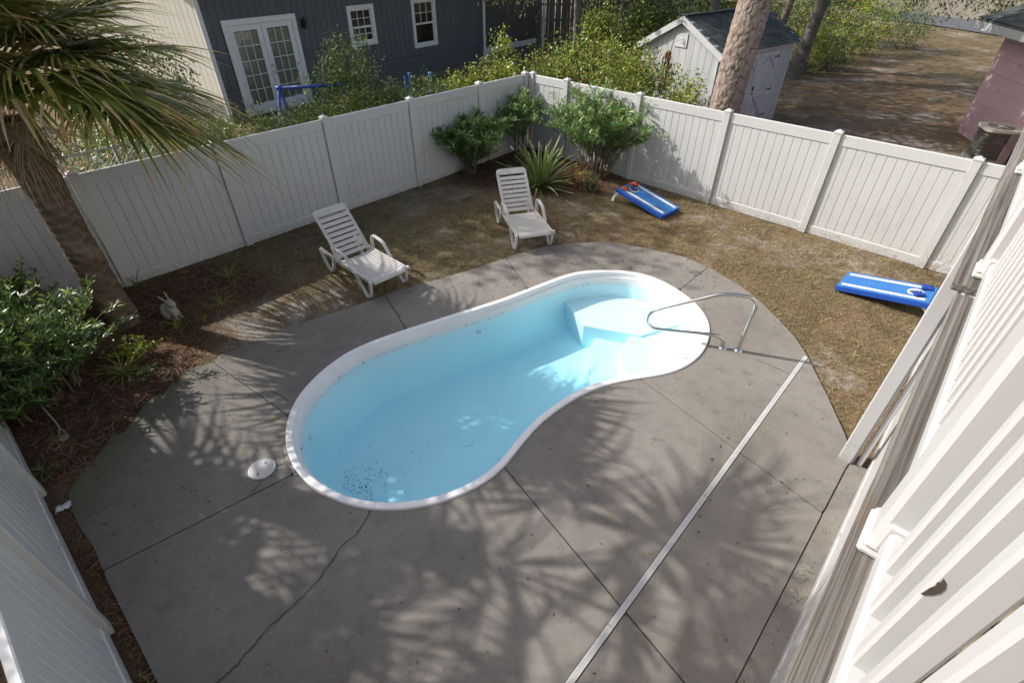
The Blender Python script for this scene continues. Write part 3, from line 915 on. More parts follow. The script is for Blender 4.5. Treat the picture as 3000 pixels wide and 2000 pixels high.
def cap_mesh():
    mb = MB(); mb.cham((0, 0, 0.014), (0.140, 0.140, 0.028), 0.004)
    mb.add([(-.066, -.066, .0275), (.066, -.066, .0275), (.066, .066, .0275), (-.066, .066, .0275), (0, 0, 0.066)], [(0, 1, 4), (1, 2, 4), (2, 3, 4), (3, 0, 4)])
    return mb.mesh('post_cap', VINYL)


POST_M = post_mesh(1.845); CAP_M = cap_mesh()
_bm = {}


def board_mesh(w, h, mat):
    k = (round(w, 3), round(h, 3), mat.name)
    if k not in _bm:
        mb = MB(); mb.cham((0, 0, 0), (w - 0.006, 0.026, h), 0.005); mb.box((0, 0.002, 0), (w + 0.004, 0.010, h - 0.002)); _bm[k] = mb.mesh('board', mat)
    return _bm[k]


def fence(origin, ang, posts, label, group=None, mat=VINYL, withposts=True, nb=12, top=1.80, z0=-0.03):
    f = thing('vinyl_fence', label, 'fence', (origin[0], origin[1], z0), ang, group)
    for t in posts:
        if withposts:
            p = place('post', POST_M, f, (t + 0.0635, 0.0635, 0.0), (rng.uniform(-.004, .004), rng.uniform(-.004, .004), 0))
            place('post_cap', CAP_M, p, (0, 0, 1.84))
    for a, b in zip(posts[:-1], posts[1:]):
        x0, x1 = (a + 0.127, b) if withposts else (a + 0.001, b - 0.001)
        w = x1 - x0; xc = (x0 + x1) / 2; yc = 0.0635
        mb = MB(); mb.cham((0, 0, 0), (w, 0.052, 0.185), 0.008); mb.build('top_rail', mat, f, (xc, yc, top - 0.0925 + 0.03))
        mb = MB(); mb.cham((0, 0, 0), (w, 0.052, 0.17), 0.008); mb.build('bottom_rail', mat, f, (xc, yc, 0.055 + 0.03))
        k = max(1, int(round(w / (1.863 / nb)))); bw = w / k; hb = top - 0.185 - 0.14 + 0.03
        me = board_mesh(bw, hb, mat)
        for i in range(k):
            place('board', me, f, (x0 + bw * (i + 0.5), yc, 0.17 + hb / 2 - 0.015), (0, 0, rng.uniform(-.006, .006)))
    return f


fence(FL_O, FL_A, [-1.99, 0, 1.99, 3.98, 5.97, 7.96, 9.52], 'shaded white vinyl privacy fence running behind the loungers and palm trunk')
fence(FR_O, FR_A, [-5.06, -3.98, -1.99, 0, 1.99, 3.98, 4.55], 'sunlit white vinyl privacy fence standing in front of the grey shed')
fence(FB_O, FB_A, [-3.98, -1.99, 0, 1.99, 3.98, 5.75], 'white vinyl fence cut off at the lower left beside the concrete', mat=VINYL_OLD)
o8 = DK(8.25, 0.41)
fence((o8.x, o8.y), DA + 180, [0.0, 1.99, 3.98, 5.97, 7.96, 9.6], 'bright white vinyl skirting below the weathered deck edge', withposts=False, mat=RAILWHITE)

# ------------------------------------------------------------------ raised deck and its railing
dk = thing('raised_deck', 'raised timber deck with weathered grey rim board at the right', 'deck', (0, 0, 0), DA)
ZD = 3.256
def wood_beam(name, a0, a1, d0, d1, z0, z1, mat=DECKWOOD, rough=0.0012):
    mb = MB(); L = a1 - a0; nseg = max(2, int(L / 0.08)); vs = []; fs = []
    for i in range(nseg + 1):
        x = a0 + L * i / nseg
        w = [rng.uniform(-rough, rough) for _ in range(4)]
        vs += [(x, -d0 + w[0], z0), (x, -d1 + w[1], z0), (x, -d1 + w[2] * .5, z1 + w[3] * .6), (x, -d0 + w[0] + w[1] * .5, z1 + w[2] * .6)]
    for i in range(nseg):
        for k in range(4): fs.append((4 * i + k, 4 * i + (k + 1) % 4, 4 * i + 4 + (k + 1) % 4, 4 * i + 4 + k))
    fs += [(0, 3, 2, 1), (4 * nseg, 4 * nseg + 1, 4 * nseg + 2, 4 * nseg + 3)]
    mb.add(vs, fs); o = mb.build(name, mat, dk, fix=True); add_bevel(o, 0.008, 2); return o


wood_beam('rim_board', -1.0, 2.72, 0.147, 0.30, ZD - 0.038, ZD)
wood_beam('rim_board', 2.735, 7.2, 0.118, 0.30, ZD - 0.005, ZD + 0.035)
wood_beam('rim_joist', -1.0, 7.2, 0.30, 0.338, ZD - 0.28, ZD - 0.045, DECKWOOD2)
wood_beam('beam', -1.0, 7.2, 0.36, 0.45, ZD - 0.47, ZD - 0.29, DECKWOOD2)
for i in range(14):
    wood_beam('deck_board', -1.0, 7.2, 0.31 + i * 0.146, 0.31 + i * 0.146 + 0.14, ZD - 0.035, ZD + rng.uniform(-.003, .003), DECKWOOD2, 0.0015)
for i in range(19):
    x = -0.9 + 0.44 * i; MB().box((x, -1.35, ZD - 0.14), (0.038, 2.0, 0.19)).build('joist', DECKWOOD2, dk)
# vinyl wrapped support column with its channel and pilaster strip
col = MB(); col.cham((0, 0, 1.58), (0.15, 0.125, 3.17), 0.008); col.build('column', RAILWHITE, dk, (5.18, -0.228, 0))
col = MB(); col.cham((0, 0, 1.58), (0.05, 0.018, 3.17), 0.004); col.build('column_channel', RAILWHITE, dk, (5.155, -0.30, 0))
col = MB(); col.cham((0, 0, 1.58), (0.09, 0.05, 3.17), 0.006); col.build('column_channel', RAILWHITE, dk, (5.19, -0.365, 0))
for x in (1.0, 3.1): MB().cham((0, 0, 1.4), (0.14, 0.14, 2.8), 0.008).build('column', RAILWHITE, dk, (x, -2.0, 0))
# white drip trim below the rim

# the deck's house, unseen: tall pale wall added to bounce sun onto the yard
hs = thing('unseen_house', 'cream lap sided house behind the raised deck, unseen and added to bounce sunlight', 'house', (0, 0, 0), DA)
LAP = simple('cream_lap_siding', (0.78, 0.77, 0.73), (0.74, 0.73, 0.69), 3, 0.6)
HD = 2.75
mb = MB(); k = 0
while 0.2 + 0.15 * k < 9.4:
    z = 0.2 + 0.15 * k; mb.add([(-1.2, -HD + 0.022, z), (9.5, -HD + 0.022, z), (9.5, -HD, z + 0.15), (-1.2, -HD, z + 0.15), (-1.2, -HD, z), (9.5, -HD, z)], [(0, 1, 2, 3), (4, 5, 1, 0)]); k += 1
mb.build('siding', LAP, hs)
MB().box((4.15, -HD - 2.6, 4.7), (10.7, 5.1, 9.4)).build('wall', LAP, hs)
mb = MB(); frame4_ = [((2.4, -HD + .03, 5.35), (1.9, .05, .1)), ((2.4, -HD + .03, 3.3), (1.9, .05, .1)), ((1.5, -HD + .03, 4.32), (.1, .05, 1.95)), ((2.4, -HD + .03, 4.32), (.1, .05, 1.95)), ((3.3, -HD + .03, 4.32), (.1, .05, 1.95))]
for c, d in frame4_: mb.box(c, d)
mb.build('sliding_door', TRIMWHITE, hs)
MB().box((2.4, -HD + .026, 4.32), (1.75, .012, 1.95)).build('door_glass', simple('dark_glass', (0.03, 0.035, 0.04), None, 3, 0.05), hs)
mb = MB(); mb.add([(-1.8, -HD + .7, 9.35), (10.1, -HD + .7, 9.35), (10.1, -HD - 2.6, 11.0), (-1.8, -HD - 2.6, 11.0), (10.1, -HD - 5.8, 9.35), (-1.8, -HD - 5.8, 9.35)], [(0, 1, 2, 3), (3, 2, 4, 5), (0, 3, 5), (1, 4, 2), (0, 5, 4, 1)]); mb.build('roof', SHINGLE, hs, fix=True)

rl = thing('deck_railing', 'white vinyl railing with square balusters along the deck edge', 'railing', (0, 0, 0), DA)
ZR0, ZR1 = 3.300, 3.376
posts_al = [-0.54, 1.18, 2.90, 4.62, 6.34]
for a in posts_al:
    mb = MB(); mb.cham((0, 0, 0.52), (0.128, 0.128, 1.04), 0.014); mb.m = 0
    p = mb.build('post', RAILWHITE, rl, (a, -0.241, ZD))
    mb = MB(); mb.cham((0, 0, 0.012), (0.152, 0.152, 0.024), 0.008); mb.cham((0, 0, 0.032), (0.142, 0.142, 0.022), 0.009); mb.build('base_trim', RAILWHITE, p, (0, 0, 0.036 if a > 2.5 else 0.001))
    mb = MB(); mb.cham((0, 0, 1.05), (0.118, 0.118, 0.02), 0.004); mb.add([(-.055, -.055, 1.06), (.055, -.055, 1.06), (.055, .055, 1.06), (-.055, .055, 1.06), (0, 0, 1.10)], [(0, 1, 4), (1, 2, 4), (2, 3, 4), (3, 0, 4)]); mb.build('post_cap', RAILWHITE, p)
bal = MB(); bal.cham((0, 0, 0.41), (0.038, 0.038, 0.82), 0.006); BAL = bal.mesh('baluster', RAILWHITE)
for a, b in zip(posts_al[:-1], posts_al[1:]):
    mb = MB(); mb.cham((0, 0, 0), (b - a - 0.102, 0.072, 0.076), 0.012); mb.build('bottom_rail', RAILWHITE, rl, ((a + b) / 2, -0.239, (ZR0 + ZR1) / 2))
    mb = MB(); mb.cham((0, 0, 0), (b - a - 0.102, 0.072, 0.09), 0.014); mb.build('top_rail', RAILWHITE, rl, ((a + b) / 2, -0.241, ZR1 + 0.80))
    for s in (a, b):
        sg = 1 if s == a else -1
        mb = MB(); mb.cham((0, 0, 0), (0.022, 0.098, 0.10), 0.008); mb.build('rail_bracket', RAILWHITE, rl, (s + sg * 0.064, -0.240, (ZR0 + ZR1) / 2 + 0.004))
    k = 12; st = (b - a - 0.102) / (k + 1)
    for i in range(k): place('baluster', BAL, rl, (a + 0.051 + st * (i + 1), -0.230, ZR1 - 0.004))

# a bite broken out of one baluster, dark inside
bite = [(.2125, 3.652), (.2175, 3.655), (.224, 3.664), (.2285, 3.677), (.229, 3.69), (.225, 3.702), (.219, 3.708), (.2195, 3.698), (.2165, 3.694), (.2185, 3.686), (.2155, 3.676), (.214, 3.664)]
mb = MB(); xb = -0.54 + 0.051 + (1.72 - 0.102) / 13 * 10 - 0.0192
mb.add([(xb, -d, z) for d, z in bite] + [(xb - 0.0012, -d, z) for d, z in bite], [tuple(range(12)), tuple(range(23, 11, -1))] + [(i, (i + 1) % 12, 12 + (i + 1) % 12, 12 + i) for i in range(12)])
mb.build('broken_hole', simple('hollow_dark', (0.075, 0.055, 0.04), (0.05, 0.038, 0.028), 40, 0.9), rl, fix=True)


# ================================================================== sun loungers
def sweep_rect(mb, pts, y, w, h):
    """sweep a flat bar (w across y, h in the xz plane) along (x,z) points"""
    P = [Vector((a, b)) for a, b in pts]; vs = []; fs = []
    for i, q in enumerate(P):
        t = (P[min(i + 1, len(P) - 1)] - P[max(0, i - 1)]).normalized(); n = Vector((-t.y, t.x))
        for sy, sn in ((-1, -1), (1, -1), (1, 1), (-1, 1)):
            vs.append((q.x + n.x * sn * h / 2, y + sy * w / 2, q.y + n.y * sn * h / 2))
    for i in range(len(P) - 1):
        for k in range(4): fs.append((4 * i + k, 4 * i + (k + 1) % 4, 4 * i + 4 + (k + 1) % 4, 4 * i + 4 + k))
    m = 4 * (len(P) - 1); fs += [(3, 2, 1, 0), (m, m + 1, m + 2, m + 3)]
    mb.add(vs, fs)


def cpath(pts, per=5): return [(q.x, q.y) for q in catmull([(a, b, 0) for a, b in pts], per)]


def lounger(loc, rz, label):
    t = thing('sun_lounger', label, 'sun lounger', (loc[0], loc[1], -0.03), rz, 'white resin loungers on the lawn')
    zs = lambda x: 0.345 - 0.035 * min(1, x / 0.9)

    def part(name, mb, bev=0.006): o = mb.build(name, RESIN, t, fix=True); add_bevel(o, bev, 2); return o
    for s in (-1, 1):
        y = 0.325 * s
        mb = MB(); sweep_rect(mb, cpath([(0.0, 0.335), (0.3, 0.325), (0.7, 0.31), (1.05, 0.31), (1.35, 0.325), (1.55, 0.335)]), y, 0.032, 0.058); part('side_rail', mb)
        mb = MB(); sweep_rect(mb, cpath([(0.02, 0.33), (0.035, 0.20), (0.075, 0.07), (0.125, 0.018), (0.185, 0.02), (0.27, 0.10), (0.38, 0.24), (0.45, 0.33)]), y * 1.03, 0.046, 0.040); mb.box((0.155, y * 1.03, 0.012), (0.06, 0.05, 0.03)); part('leg', mb)
        mb = MB(); sweep_rect(mb, cpath([(1.12, 0.31), (1.16, 0.16), (1.24, 0.035), (1.31, 0.018), (1.38, 0.06), (1.47, 0.18), (1.55, 0.345)]), y * 1.03, 0.046, 0.040); mb.box((1.305, y * 1.03, 0.012), (0.06, 0.05, 0.03)); part('leg', mb)
        mb = MB(); sweep_rect(mb, cpath([(0.98, 0.31), (0.985, 0.44), (0.965, 0.535), (0.90, 0.565), (0.76, 0.56), (0.64, 0.535), (0.56, 0.47), (0.45, 0.33)]), y * 1.07, 0.055, 0.026); part('armrest', mb)
    # slightly dished seat slats
    for i in range(13):
        x = 0.075 + 0.0715 * i; mb = MB(); ny = 8; vs = []
        for k in range(ny + 1):
            y = -0.305 + 0.61 * k / ny; sag = 0.022 * (1 - (y / 0.305) ** 2)
            for dx, dz in ((-0.0275, 0), (0.0275, 0), (0.0275, -0.012), (-0.0275, -0.012)): vs.append((x + dx, y, zs(x) - sag + dz + 0.012))
        fs = [(4 * k + j, 4 * k + (j + 1) % 4, 4 * k + 4 + (j + 1) % 4, 4 * k + 4 + j) for k in range(ny) for j in range(4)] + [(3, 2, 1, 0), (4 * ny, 4 * ny + 1, 4 * ny + 2, 4 * ny + 3)]
        mb.add(vs, fs); part('seat_slat', mb, 0.003)
    mb = MB(); sweep_rect(mb, [(-0.045, 0.30), (-0.04, 0.335), (-0.01, 0.352), (0.05, 0.352)], 0, 0.60, 0.016); part('foot_lip', mb)
    for s in (-1, 1):
        mb = MB(); mb.box((-0.01, 0.345 * s, 0.335), (0.06, 0.06, 0.055)); part('corner_grip', mb, 0.012)
    # backrest
    bt = MB(); ang = R(46); bx, bz = 1.0, 0.315
    M = Matrix.Translation((bx, 0, bz)) @ Matrix.Rotation(-ang, 4, 'Y')
    BL = 0.89

    def bpart(name, mb, bev=0.005): mb2 = mb; o = mb2.build(name, RESIN, t, fix=True); add_bevel(o, bev, 2)
    for s in (-1, 1):
        mb = MB(); mb.X = M; mb.box((0.40, 0.275 * s, 0.0), (0.80, 0.052, 0.026)); bpart('back_rail', mb)
    mb = MB(); mb.X = M; r = 0.075; W = 0.30; poly = [(0.772, -W), (BL - r, -W)]
    poly += [(BL - r + r * math.sin(a), -W + r - r * math.cos(a)) for a in [math.pi / 2 * k / 6 for k in range(1, 7)]]
    poly += [(BL - r + r * math.cos(a), W - r + r * math.sin(a)) for a in [math.pi / 2 * k / 6 for k in range(0, 7)]] + [(0.772, W)]
    mb.prism(poly, -0.013, 0.013); bpart('head_panel', mb, 0.006)
    for i in range(8):
        x = 0.062 + 0.0905 * i; mb = MB(); mb.X = M; mb.box((x, 0, 0.002), (0.066, 0.50, 0.016)); bpart('back_slat', mb, 0.003)
    for s in (-1, 1):
        mb = MB(); mb.bar((1.30, 0.24 * s, 0.33), tuple(M @ Vector((0.42, 0.24 * s, -0.012))), 0.022, 0.03); part('back_prop', mb, 0.004)
    return t


lounger((-1.915, 6.985), 135.0, 'white resin lounger nearer the palm, half in sun, legs at the concrete edge')
lounger((0.415, 8.415), 105.8, 'white resin lounger in front of the strap leaved clump')


# ================================================================== cornhole boards and bags
def ring_plate(mb, L, W, hx, r, z):
    bm = bmesh.new()
    o = [bm.verts.new((x, y, z)) for x, y in ((0, -W / 2), (L, -W / 2), (L, W / 2), (0, W / 2))]
    c = [bm.verts.new((hx + r * math.cos(2 * math.pi * k / 28), r * math.sin(2 * math.pi * k / 28), z)) for k in range(28)]
    es = [bm.edges.new((o[i], o[(i + 1) % 4])) for i in range(4)] + [bm.edges.new((c[i], c[(i + 1) % 28])) for i in range(28)]
    bmesh.ops.triangle_fill(bm, edges=es, use_beauty=True, normal=(0, 0, 1))
    bm.verts.index_update(); mb.add([tuple(v.co) for v in bm.verts], [tuple(v.index for v in f.verts) for f in bm.faces]); bm.free()


def cornhole(loc, rz, label):
    t = thing('cornhole_board', label, 'game board', (loc[0], loc[1], -0.03), rz, 'blue bean bag boards on the lawn')
    tilt = math.asin((0.315 - 0.10) / 1.22); M = Matrix.Translation((0, 0, 0.105)) @ Matrix.Rotation(-tilt, 4, 'Y')
    L, W, hx, r = 1.22, 0.61, 0.99, 0.078
    mb = MB(); mb.X = M
    for (c, d) in (((L / 2, -W / 2 + .012, -.042), (L, .024, .084)), ((L / 2, W / 2 - .012, -.042), (L, .024, .084)), ((.012, 0, -.042), (.024, W - .05, .084)), ((L - .012, 0, -.042), (.024, W - .05, .084))): mb.box(c, d)
    o = mb.build('frame', BLUE, t); add_bevel(o, 0.008, 2)
    mb = MB(); mb.X = M; ring_plate(mb, L - 0.012, W - 0.012, hx - 0.006, r, 0.0035); mb.X = M @ Matrix.Translation((0.0, 0, 0)); mb.build('face', BLUETOP, t, tuple(M.to_3x3() @ Vector((0.006, 0, 0))))
    mb = MB(); mb.X = M; mb.smooth = True; n = 32
    prof = [(r - .002, -.04), (r - .002, .006), (r + .004, .010), (r + .024, .010), (r + .030, .0045)]
    mb.lathe(prof, n, (hx, 0, 0), False); mb.build('hole_ring', STRIPE, t)
    for s in (-1, 1):
        mb = MB(); mb.X = M; mb.box((0.60, 0.205 * s, 0.0055), (1.10, 0.068, 0.003)); mb.build('stripe', STRIPE, t)
        mb = MB(); sweep_rect(mb, cpath([(1.10, 0.25), (1.20, 0.20), (1.27, 0.10), (1.30, 0.0)]), 0.25 * s, 0.045, 0.06); q = mb.build('leg', STRIPE, t, fix=True); add_bevel(q, 0.006, 2)
    return t, M


def bag_mesh(name, mat, sz=0.155, th=0.05):
    n = 10; vs = []; fs = []
    for side in (1, -1):
        for i in range(n + 1):
            for j in range(n + 1):
                u, v = i / n * 2 - 1, j / n * 2 - 1
                pin = 1 - 0.10 * (1 - u * u) * (v * v) - 0; pin2 = 1 - 0.10 * (1 - v * v) * (u * u)
                z = th / 2 * ((1 - u ** 4) * (1 - v ** 4)) ** 0.7 * (1 + 0.2 * math.sin(5 * u + 3 * v)) * side
                vs.append((u * sz / 2 * pin2, v * sz / 2 * pin, z))
    m = (n + 1) ** 2
    for sd in (0, 1):
        for i in range(n):
            for j in range(n):
                a = sd * m + i * (n + 1) + j; q = (a, a + n + 1, a + n + 2, a + 1); fs.append(q if sd == 0 else q[::-1])
    mb = MB(); mb.smooth = True; mb.add(vs, fs); return mb.mesh(name, mat)


RB_M = bag_mesh('bean_bag', REDBAG); BB_M = bag_mesh('bean_bag', BLUEBAG)


def bag(board, M, x, y, z, rz, mesh, label, tilt=0.0, group=None):
    w = board.matrix_basis @ M @ Matrix.Translation((x, y, z)) @ Matrix.Rotation(R(rz), 4, 'Z') @ Matrix.Rotation(R(tilt), 4, 'X')
    o = place('bean_bag', mesh); o.matrix_world = w; tag(o, label, 'bean bag', group)


def mat_of(t):
    return Matrix.Translation(t.location) @ Matrix.Rotation(t.rotation_euler.z, 4, 'Z')


b1, M1 = cornhole((3.25, 9.88), 132.0, 'blue and white bean bag board by the fence with red bags on it')
b2, M2 = cornhole((5.425, 7.285), -44.5, 'blue and white bean bag board half hidden by the deck column with blue bags')
for b in (b1, b2): b.matrix_basis = mat_of(b)
bag(b1, M1, 1.09, 0.19, 0.032, 20, RB_M, 'red bean bag alone at the left corner of the board', 0, 'red bean bags')
bag(b1, M1, 1.11, -0.12, 0.032, 50, RB_M, 'red bean bag beneath another near the board hole', 0, 'red bean bags')
bag(b1, M1, 1.055, -0.075, 0.085, 10, RB_M, 'red bean bag lying on top of another beside the hole', 12, 'red bean bags')
bag(b1, M1, 0.99, -0.02, 0.012, 5, BB_M, 'blue bean bag sunk in the hole of the board with red bags', 25, 'blue bean bags')
bag(b2, M2, 1.09, 0.18, 0.032, 10, BB_M, 'blue bean bag on the far corner of the board by the deck', 0, 'blue bean bags')
bag(b2, M2, 1.04, -0.10, 0.034, 35, BB_M, 'blue bean bag resting on the white hole ring of the board by the deck', 0, 'blue bean bags')


# ================================================================== rabbit statue
def blob(mb, c, r, rot=None, n=14):
    vs, fs = [], []
    M = rot or Matrix.Identity(3)
    for i in range(n + 1):
        th = math.pi * i / n
        for k in range(n * 2):
            ph = math.pi * k / n; q = M @ Vector((r[0] * math.sin(th) * math.cos(ph), r[1] * math.sin(th) * math.sin(ph), r[2] * math.cos(th)))
            vs.append((q.x + c[0], q.y + c[1], q.z + c[2]))
    m = 2 * n
    for i in range(n):
        for k in range(m): fs.append((i * m + k, i * m + (k + 1) % m, (i + 1) * m + (k + 1) % m, (i + 1) * m + k))
    mb.add(vs, fs)


rot = lambda ax, d: Matrix.Rotation(R(d), 3, ax)
mb = MB()
blob(mb, (-0.055, 0, 0.105), (0.115, 0.088, 0.105))                 # rump
blob(mb, (-0.05, 0.055, 0.075), (0.085, 0.045, 0.078)); blob(mb, (-0.05, -0.055, 0.075), (0.085, 0.045, 0.078))
blob(mb, (0.045, 0, 0.13), (0.075, 0.068, 0.115), rot('Y', -18))    # chest
blob(mb, (0.075, 0, 0.255), (0.072, 0.054, 0.055), rot('Y', 22))    # head
blob(mb, (0.125, 0, 0.236), (0.036, 0.036, 0.032))                  # muzzle
blob(mb, (0.105, 0.034, 0.262), (0.012, 0.01, 0.012)); blob(mb, (0.105, -0.034, 0.262), (0.012, 0.01, 0.012))
blob(mb, (0.015, 0.034, 0.345), (0.022, 0.012, 0.083), rot('Y', -28) @ rot('X', -8)); blob(mb, (-0.01, -0.036, 0.325), (0.022, 0.012, 0.08), rot('Y', -52) @ rot('X', 10))
for s in (-1, 1):
    blob(mb, (0.10, 0.036 * s, 0.06), (0.024, 0.022, 0.075), rot('Y', 18)); blob(mb, (0.125, 0.036 * s, 0.016), (0.05, 0.024, 0.018)); blob(mb, (0.02, 0.075 * s, 0.018), (0.07, 0.026, 0.02))
blob(mb, (-0.165, 0, 0.10), (0.035, 0.035, 0.035))
rab = mb.build('rabbit_statue', STATUE, None, (-5.06, 6.30, -0.01), (0, 0, R(-22)))
rab.scale = (1.02, 1.02, 1.02)
rm = rab.modifiers.new('remesh', 'REMESH'); rm.mode = 'VOXEL'; rm.voxel_size = 0.0085; rm.use_smooth_shade = True
sm = rab.modifiers.new('smooth', 'SMOOTH'); sm.iterations = 2
tag(rab, 'small weathered cement rabbit statue sitting in the pine straw', 'statue')


# ================================================================== trunks
def trunk_obj(name, mat, parent, pts, radii, nu, nv, disp, loc=(0, 0, 0)):
    """displaced trunk; disp(u,v)->(offset, fissure) over angle 0..1 and length in metres"""
    C = catmull(pts, 8); C = np.array([tuple(q) for q in C])
    seg = np.concatenate([[0], np.cumsum(np.linalg.norm(np.diff(C, axis=0), axis=1))]); Lt = seg[-1]
    v = np.linspace(0, Lt, nv + 1); cx = np.stack([np.interp(v, seg, C[:, i]) for i in range(3)], 1)
    rr = np.interp(v / Lt, np.linspace(0, 1, len(radii)), radii)
    u = np.arange(nu) / nu
    U, Vv = np.meshgrid(u, v); off, fis = disp(U, Vv)
    T = np.gradient(cx, axis=0); T /= np.linalg.norm(T, axis=1)[:, None]
    A = np.cross(T, [0.0, 1.0, 0.02]); A /= np.linalg.norm(A, axis=1)[:, None]; B = np.cross(T, A)
    ca, sa = np.cos(2 * np.pi * U), np.sin(2 * np.pi * U)
    P = cx[:, None, :] + (A[:, None, :] * ca[..., None] + B[:, None, :] * sa[..., None]) * (rr[:, None] + off)[..., None]
    V = P.reshape(-1, 3); i = np.arange((nv + 1) * nu).reshape(nv + 1, nu)
    F = np.stack([i[:-1], np.roll(i, -1, 1)[:-1], np.roll(i, -1, 1)[1:], i[1:]], 2).reshape(-1, 4)
    me = bpy.data.meshes.new(name); me.from_pydata(V.tolist(), [], F.tolist())
    a = me.attributes.new('fis', 'FLOAT', 'POINT'); a.data.foreach_set('value', fis.reshape(-1).astype(np.float32))
    me.materials.append(mat); me.polygons.foreach_set('use_smooth', [True] * len(me.polygons)); me.update()
    return place(name, me, parent, loc)


def plates(nu_c, dens, circ, length, depth, seed, stretch=2.2):
    r = np.random.default_rng(seed); n = int(dens * circ * length)
    su = r.random(n); sv = r.random(n) * length

    def f(U, V):
        off = np.zeros(U.shape); fis = np.zeros(U.shape)
        for j in range(U.shape[0]):
            v = V[j, 0]; near = np.abs(sv - v) < 0.45
            du = np.abs(U[j][:, None] + 0.012 * np.sin(9 * v + 14 * U[j][:, None]) + 0.010 * np.sin(31 * v + 40 * U[j][:, None]) - su[near][None, :]); du = np.minimum(du, 1 - du) * circ
            d = np.hypot(du * stretch, (sv[near][None, :] - v))
            d.sort(axis=1)
            e = (d[:, 1] - d[:, 0]) / 0.034
            k = np.clip(e, 0, 1); k = k * k * (3 - 2 * k)
            off[j] = depth * (k - 1) + 0.006 * np.sin(40 * d[:, 0]); fis[j] = 1 - k
        return off, fis
    return f


def ridges(amp, seed):
    r = np.random.default_rng(seed); ph = r.random(8) * 6.28

    def f(U, V):
        a = 2 * np.pi * U
        h = np.zeros(U.shape)
        for k in range(1, 8): h += np.sin(k * a * 1.0 + ph[k] + V * (3 + 5 * k)) / (k ** 0.5)
        ring = np.sin(V * 55 + 1.6 * np.sin(2 * a + V * 3) + 0.8 * np.sin(5 * a + 2)); ring = np.clip(ring, -0.4, 1)
        h = h * 0.35 + 0.5 * ring
        n = r.random(U.shape)
        return amp * (h * 0.5 + 0.25 * (n - 0.5)), np.clip(0.35 - 0.4 * h + 0.3 * (n - 0.5), 0, 1)
    return f


# ================================================================== palms
def frond(fb, O, az, el, Lp, Lb, nseg, dry=0.0, droop=0.5, sprd=105, pet=None):
    d = np.array([math.cos(el) * math.cos(az), math.cos(el) * math.sin(az), math.sin(el)])
    dz = np.array([0, 0, -1.0])
    t = np.linspace(0, 1, 7)
    P = O + d * (Lp * t)[:, None] + dz * (0.28 * Lp * t ** 2)[:, None]
    if pet is not None: pet.append([tuple(q) for q in P])
    H = P[-1]; T = P[-1] - P[-2]; T /= np.linalg.norm(T)
    S = np.cross(T, [0, 0, 1.0]); 
    if np.linalg.norm(S) < 0.05: S = np.array([-math.sin(az), math.cos(az), 0])
    S /= np.linalg.norm(S); Nn = np.cross(S, T)
    phi = np.radians(np.linspace(-sprd, sprd, nseg)) + npr.normal(0, 0.02, nseg)
    c, s_ = np.cos(phi), np.sin(phi)
    D = T[None] * c[:, None] + S[None] * s_[:, None]
    cost = np.clip(c, 0, 1) ** 1.5
    base = H[None] + T[None] * (0.30 * Lb * cost)[:, None] + dz[None] * (0.10 * Lb * cost ** 2)[:, None]
    Ls = Lb * (0.62 + 0.38 * np.clip(c, -0.3, 1)) * npr.uniform(0.85, 1.1, nseg)
    k = 8; q = np.linspace(0, 1, k)
    dr = droop * npr.uniform(0.6, 1.35, nseg)
    path = base[:, None] + D[:, None] * (Ls[:, None] * q[None])[..., None] + dz * (Ls * dr)[:, None, None] * (q ** 2.3)[None, :, None] + Nn * ((np.abs(s_) * 0.16 * Ls)[:, None] * q[None])[..., None]
    path = path + npr.normal(0, 0.012, (nseg, 1, 3)) * (q ** 2)[None, :, None]
    w = 0.052 * Lb * (np.minimum(1, 0.25 + 2.6 * q)) * (1 - q ** 1.7 * 0.93)
    side = np.cross(D, Nn)[:, None, :] + Nn * npr.normal(0, 0.35, nseg)[:, None, None]
    bro = npr.random(nseg)
    qc = q[:-1]
    if dry > 0.9: col = npr.random(nseg)[:, None] * 0.7 + 0.3 * qc[None]
    else:
        col = 0.15 + 0.4 * npr.random(nseg)[:, None] + 0.10 * qc[None] + np.where(qc[None] > 0.70 - 0.45 * dry * bro[:, None] - 0.12 * (bro[:, None] > .6), 0.34, 0.0)
        col = np.clip(col, 0, 1)
    fb.strips(path, np.broadcast_to(w, (nseg, k)), side, col)


